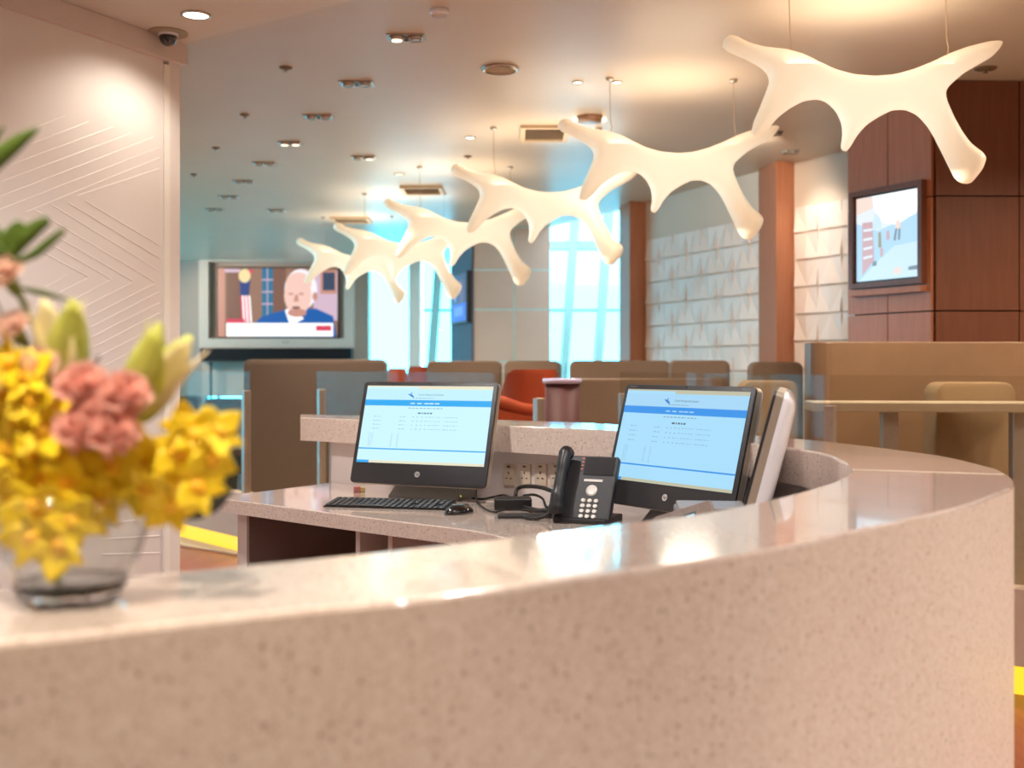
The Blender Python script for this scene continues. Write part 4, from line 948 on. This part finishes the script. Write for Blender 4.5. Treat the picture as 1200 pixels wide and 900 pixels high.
obj('top', B((-.46, -.11, 1.005), (.46, .13, 1.045), .005), mat('greige_top', '#b9ab95', .35), bt)
obj('leg', B((-.165, -.03, .02), (-.10, .03, 1.006), .004), STEEL, bt); obj('leg', B((.36, -.03, .02), (.42, .03, 1.006), .004), STEEL, bt); obj('foot_plate', B((-.25, -.1, 0), (-.02, .1, .021)), STEEL, bt); obj('foot_plate', B((.30, -.1, 0), (.45, .1, .021)), STEEL, bt)

# ------------------------------------------------------------------ vase of flowers on the counter
VY = .945; VX = (84-600)*VY/F; VC = Vector((VX, VY, ZT)); U = VY/F          # metres per frame pixel at the vase
vase = thing('glass_vase', 'clear fluted glass bowl vase on the counter at left', 'vase', VC)
fl = lambda a, z: 1+.035*math.cos(12*a+z*14)
vg = bpy.data.materials.new('clear_crystal'); vg.use_nodes = True; gb = vg.node_tree.nodes['Principled BSDF']; gb.inputs['Transmission Weight'].default_value = 1; gb.inputs['Roughness'].default_value = .0; gb.inputs['IOR'].default_value = 1.45
gn = vg.node_tree.nodes.new('ShaderNodeTexNoise'); gn.inputs['Scale'].default_value = 2; gr = vg.node_tree.nodes.new('ShaderNodeValToRGB'); gr.color_ramp.elements[0].color = (.97, .97, .97, 1); gr.color_ramp.elements[1].color = (1, 1, 1, 1)
vg.node_tree.links.new(gn.outputs['Fac'], gr.inputs[0]); vg.node_tree.links.new(gr.outputs[0], gb.inputs['Base Color'])
outp = [(.0001, 0), (.034, 0), (.040, .004), (.047, .018), (.056, .042), (.063, .066), (.068, .092)]
inp = [(.0662, .092), (.0608, .066), (.0535, .042), (.044, .020), (.032, .010), (.0001, .009)]
VGL = glass('thin_crystal', (.95, .965, .96), 1.5)
obj('bowl', lathe(outp[3:]+inp[:-2], 72, None, lambda a, z: fl(a, z)), VGL, vase, True)
obj('thick_base', lathe([(.0001, 0), (.034, 0), (.040, .004), (.0468, .0178), (.038, .0165), (.030, .010), (.0001, .008)], 36, None, lambda a, z: fl(a, z)), vg, vase, True)
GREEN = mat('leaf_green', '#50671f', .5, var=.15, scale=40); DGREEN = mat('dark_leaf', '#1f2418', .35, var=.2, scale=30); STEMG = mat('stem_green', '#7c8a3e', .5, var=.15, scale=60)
YEL = mat('yellow_petal', '#ffdb22', .5, var=.10, scale=45, thin=.12); YEL2 = mat('golden_lip', '#f8b81c', .55, var=.15, scale=60)
PINK = mat('pink_petal', '#ffc4b5', .6, var=.16, scale=70, thin=.4); PALE = mat('pale_pink_petal', '#ffdccb', .6, var=.12, scale=70, thin=.4)
CREAM = mat('cream_lily_petal', '#f2e8b8', .5, var=.10, scale=40, thin=.4); LIME = mat('lime_lily_petal', '#d3d56c', .5, var=.14, scale=40, thin=.4); IVORY = mat('ivory_lily_petal', '#e8d9b9', .5, var=.08, scale=40, thin=.4)
def at(px, py, dy=0): Y = VY+dy; return P(px, py, Y)
MOUTH = VC+Vector((0, 0, .085)); FOOT = VC+Vector((-.012, 0, .016))
def petal_mesh(name, L_, W_, m, cup=.25, tip=.5, ns=6):
    bm = bmesh.new(); rows = []
    for i in range(ns+1):
        t = i/ns; wv = W_/2*(math.sin(math.pi*min(1, t*.92+.08)**(.55+tip*.5)))**.8 if 0 < t < 1 else W_*.06
        y = L_*t; z = cup*L_*t*t
        rows.append([bm.verts.new((sx_*wv, y, z+abs(sx_)*cup*wv*.5)) for sx_ in (-1, -.5, 0, .5, 1)])
    for a_, b_ in zip(rows, rows[1:]):
        for j in range(4): bm.faces.new((a_[j], a_[j+1], b_[j+1], b_[j]))
    bm.normal_update(); bmesh.ops.solidify(bm, geom=list(bm.faces), thickness=.0006)
    me = bpy.data.meshes.new(name); bm.to_mesh(me); bm.free(); me.materials.append(m)
    for p in me.polygons: p.use_smooth = True
    return me
OP = petal_mesh('petal', .0165, .0165, YEL, .12, .2); OS = petal_mesh('petal', .0155, .0095, YEL, .10, .5)
lipb = blob(.0045, .0055, .0035, 12, 8); 
lipm = bpy.data.meshes.new('blossom'); lipb.to_mesh(lipm); lipb.free(); lipm.materials.append(YEL2)
def blossom(parent, p, n, roll, s=1.0):
    q = Vector(n).to_track_quat('Z', 'Y').to_matrix().to_4x4()
    b = share('blossom', lipm, parent, Matrix.Translation(p) @ q @ Matrix.Rotation(roll, 4, 'Z') @ Matrix.Scale(s, 4))
    for k in range(5):
        me = OP if k in (1, 4) else OS
        share('petal', me, b, Matrix.Rotation(2*math.pi*k/5, 4, 'Z') @ Matrix.Rotation(random.uniform(-.1, .35), 4, 'X') @ Matrix.Translation((0, .002, 0)))
def orchid(label, pts, mid):
    t = thing('orchid_spray', label, 'flower', MOUTH, 0, 'yellow orchid sprays in the vase')
    R_ = lambda v: Vector(v)-MOUTH
    ps = [at(x, y, dy) for x, y, dy in pts]
    c = sum(ps, Vector())/len(ps); tipp = max(ps, key=lambda v: (v-MOUTH).length)
    st_ = spline([FOOT, MOUTH+Vector((0, .01, 0)), MOUTH.lerp(c, .6)+Vector((0, .015, .01)), tipp], 8)
    obj('stem', tube(bmesh.new(), [R_(v) for v in st_], .0016, 6), STEMG, t, True)
    for p_ in ps:
        near = min(st_[8:], key=lambda v: (v-p_).length)
        obj('flower_stalk', tube(bmesh.new(), [R_(near), R_(near.lerp(p_, .5)+Vector((0, 0, .002))), R_(p_)+Vector((0, .003, 0))], .0008, 5), STEMG, t, True)
        d = (p_-(VC+Vector((0, .05, .12)))).normalized()+Vector((random.uniform(-.5, .5), -1.0, random.uniform(-.3, .4)))
        blossom(t, R_(p_), d.normalized(), random.uniform(0, 6), random.uniform(1.25, 1.6))
J = lambda: random.uniform(-.025, .02)
orchid('tall mass of yellow orchids at the left edge of the photo', [(x, y, J()) for x, y in ((10, 425), (34, 440), (4, 462), (38, 470), (62, 480), (18, 495), (50, 505), (78, 500), (-12, 445), (-10, 490))], 0)
orchid('yellow orchids crowding the middle left above the vase', [(x, y, J()) for x, y in ((8, 525), (36, 530), (66, 535), (88, 530), (20, 560), (50, 563), (78, 565), (104, 562), (-8, 550), (118, 585), (96, 590))], 0)
orchid('yellow orchid spray hanging down over the front of the vase', [(x, y, -.035+J()*.5) for x, y in ((14, 590), (40, 595), (66, 592), (26, 610), (56, 615), (84, 612), (38, 632), (70, 640), (100, 605))], 0)
orchid('yellow orchid spray reaching out to the right of the vase', [(x, y, J()) for x, y in ((132, 545), (150, 560), (168, 535), (170, 575), (190, 550), (188, 578), (208, 530), (212, 560), (228, 510), (232, 545), (215, 500), (245, 515), (248, 540), (200, 592), (150, 530), (232, 572), (258, 506))], 0)
# carnations
def carnation_mesh(m, name):
    bm = bmesh.new(); rnd = random.Random(3)
    for k in range(26):
        a = k*2.399; tl = (k/26)**.7*1.3; W_ = .0085; L_ = .0135+.002*rnd.random()
        M_ = Matrix.Rotation(a, 4, 'Z') @ Matrix.Rotation(math.pi/2-tl, 4, 'X')
        rows = []
        for i in range(4):
            t = i/3
            rows.append([bm.verts.new(M_ @ Vector((sx_*W_*(.25+.9*t), L_*t, .0022*math.sin(sx_*5+k)*t+.0015*(i == 3)*((j % 2)*2-1)))) for j, sx_ in enumerate((-1, -.6, -.2, .2, .6, 1))])
        for a_, b_ in zip(rows, rows[1:]):
            for j in range(5): bm.faces.new((a_[j], a_[j+1], b_[j+1], b_[j]))
    me = bpy.data.meshes.new(name); bm.to_mesh(me); bm.free(); me.materials.append(m)
    for p in me.polygons: p.use_smooth = True
    return me
CP, CL = carnation_mesh(PINK, 'ruffled_head'), carnation_mesh(PALE, 'ruffled_head')
for x, y, dy, s, me, lab in ((8, 325, .0, .95, CL, 'pink carnation highest up at the left edge'), (18, 386, .0, .8, CL, 'small pink carnation bud below the highest one'), (48, 436, .0, 1.05, CL, 'pale pink carnation left of the pink cluster'), (98, 458, -.02, 1.15, CP, 'pink carnation at the top left of the cluster'), (146, 468, -.02, 1.15, CP, 'pink carnation at the top right of the cluster'), (96, 506, -.03, 1.1, CP, 'pink carnation at the bottom left of the cluster'), (132, 510, -.03, 1.15, CP, 'pink carnation at the bottom right of the cluster'), (121, 484, -.025, 1.0, CP, 'pink carnation in the centre of the cluster')):
    p = at(x, y, dy); t = thing('carnation', lab, 'flower', p, 0, 'pink carnations in the vase')
    d = ((p-MOUTH).normalized()*.6+Vector((0, -.8, .2))).normalized()
    share('ruffled_head', me, t, d.to_track_quat('Z', 'Y').to_matrix().to_4x4() @ Matrix.Scale(s*1.3, 4))
    ba = -d*.012
    cx_ = lathe([(.0001, -.020), (.004, -.018), (.0055, -.008), (.006, 0)], 12); o = obj('calyx', cx_, STEMG, t, True); o.matrix_local = Matrix.Translation(-d*.001) @ d.to_track_quat('Z', 'Y').to_matrix().to_4x4()
    obj('stem', tube(bmesh.new(), spline([-d*.018, -d*.018+(MOUTH-p)*.35+Vector((0, .02, 0)), MOUTH-p+Vector((.004, .004, 0)), FOOT-p], 6), .0013, 6), STEMG, t, True)
# lilies, half open
def lily(label, base, tip, spread, s, cols):
    b = at(*base); tp = at(*tip); d = (tp-b).normalized(); Lg = (tp-b).length
    t = thing('lily', label, 'flower', b, 0, 'half-open lilies in the vase')
    Q_ = d.to_track_quat('Z', 'Y').to_matrix().to_4x4()
    me_ = [petal_mesh('petal', Lg*1.03, Lg*.46, m, .0, .75, 8) for m in cols]
    for me in me_:                                     # curl the tips outwards
        for v in me.vertices: t_ = v.co.y/Lg; v.co.z += -Lg*.30*max(0, t_-.6)**2-Lg*.09*math.sin(math.pi*max(0, min(1, t_)))+Lg*.10*(v.co.x/(Lg*.23))**2
    for k in range(6):
        a = 2*math.pi*k/6+.3; op = spread*(1 if k % 2 else .75)
        share('petal', me_[k % len(me_)], t, Q_ @ Matrix.Rotation(a, 4, 'Z') @ Matrix.Rotation(math.pi/2-op, 4, 'X') @ Matrix.Translation((0, 0, -.002)))
    obj('stem', tube(bmesh.new(), spline([Vector((0, 0, 0))+d*.004, -d*.02, (MOUTH-b)*.6+Vector((0, .02, 0)), MOUTH-b, FOOT-b], 6), .0022, 8), STEMG, t, True)
    return t
lily('cream lily opening upwards behind the pink carnations', (74, 475, .02), (69, 352, .02), .20, 1, [CREAM, LIME, IVORY, CREAM])
lily('lime and cream lily leaning out to the right', (150, 498, .03), (207, 388, .03), .26, 1, [LIME, LIME, CREAM, IVORY])
# leaves
def blade(name, label, pts, wd, m, cat='leaf', grp='green leaves in the vase', thick=.0008):
    p0 = at(*pts[0]); t = thing(name, label, cat, p0, 0, grp)
    c = [at(*p)-p0 for p in pts]; c = spline(c, 6); bm = bmesh.new(); rows = []; n = len(c)
    for i, p in enumerate(c):
        t_ = i/(n-1); tg = (c[min(i+1, n-1)]-c[max(i-1, 0)]).normalized(); sd_ = tg.cross(Vector((0, 1, .2))).normalized(); wv = wd/2*max(.05, math.sin(math.pi*(t_**.8*.94+.04)))
        rows.append([bm.verts.new(p+sd_*wv*k+Vector((0, -.15*abs(k)*wv, 0))) for k in (-1, 0, 1)])
    for a_, b_ in zip(rows, rows[1:]):
        for j in range(2): bm.faces.new((a_[j], a_[j+1], b_[j+1], b_[j]))
    bm.normal_update(); bmesh.ops.solidify(bm, geom=list(bm.faces), thickness=thick)
    obj('leaf_blade', bm, m, t, True)
    stp = [c[0], c[0].lerp(MOUTH-p0, .6)+Vector((0, .02, 0)), MOUTH-p0, FOOT-p0]
    obj('stem', tube(bmesh.new(), spline(stp, 5), .0011, 6), STEMG, t, True); return t
blade('leaf', 'green leaf tip at the very left edge, topmost', [(-60, 240, .0), (-25, 205, .0), (20, 168, 0), (46, 150, 0)], .017, GREEN)
blade('leaf', 'green leaf sliver at the left frame edge beside the topmost leaf', [(-70, 220, .0), (-30, 190, 0), (5, 148, 0)], .012, GREEN)
pl = blade('palm_frond', 'fan-shaped green frond below the topmost leaf', [(14, 310, 0), (4, 288, 0), (-10, 270, 0), (-20, 262, 0)], .018, GREEN)
for pts, wd in (([(14, 308), (28, 285), (42, 270), (60, 258)], .014), ([(14, 308), (40, 300), (60, 285), (78, 270)], .008), ([(14, 308), (16, 285), (22, 272), (30, 262)], .016), ([(14, 308), (0, 292), (-12, 284), (-30, 275)], .014)):
    p0 = at(14, 310); c = spline([at(x, y)-p0 for x, y in pts], 6); bm = bmesh.new(); rows = []; n = len(c)
    for i, p in enumerate(c):
        t_ = i/(n-1); tg = (c[min(i+1, n-1)]-c[max(i-1, 0)]).normalized(); sd_ = tg.cross(Vector((0, 1, .2))).normalized(); wv = wd/2*max(.05, math.sin(math.pi*(t_**.9*.80+.05)))
        rows.append([bm.verts.new(p+sd_*wv*k+Vector((0, -.004-.2*abs(k)*wv, 0))) for k in (-1, 0, 1)])
    for a_, b_ in zip(rows, rows[1:]):
        for j in range(2): bm.faces.new((a_[j], a_[j+1], b_[j+1], b_[j]))
    bm.normal_update(); bmesh.ops.solidify(bm, geom=list(bm.faces), thickness=.0008); obj('leaf_blade', bm, GREEN, pl, True)
blade('leaf', 'narrow green leaf crossing the wall above the cream lily', [(22, 337, .02), (45, 342, .02), (65, 347, .02), (86, 354, .02)], .0055, GREEN)
blade('leaf', 'thin dark leaf tip right of the cream lily', [(96, 446, .03), (104, 432, .03), (112, 424, .03), (118, 416, .03)], .005, DGREEN)
blade('leaf', 'broad dark leaf behind the orchids at the right', [(170, 560, .05), (205, 580, .05), (240, 575, .05), (262, 545, .05), (266, 525, .05)], .045, DGREEN)
blade('leaf', 'broad dark leaf behind the orchids at the left edge', [(60, 560, .05), (20, 580, .05), (-10, 565, .05), (-30, 530, .05)], .05, DGREEN)
blade('leaf', 'dark leaf folded inside the glass vase', [(20, 640, .02), (60, 622, .03), (110, 612, .03), (140, 600, .02)], .025, DGREEN)
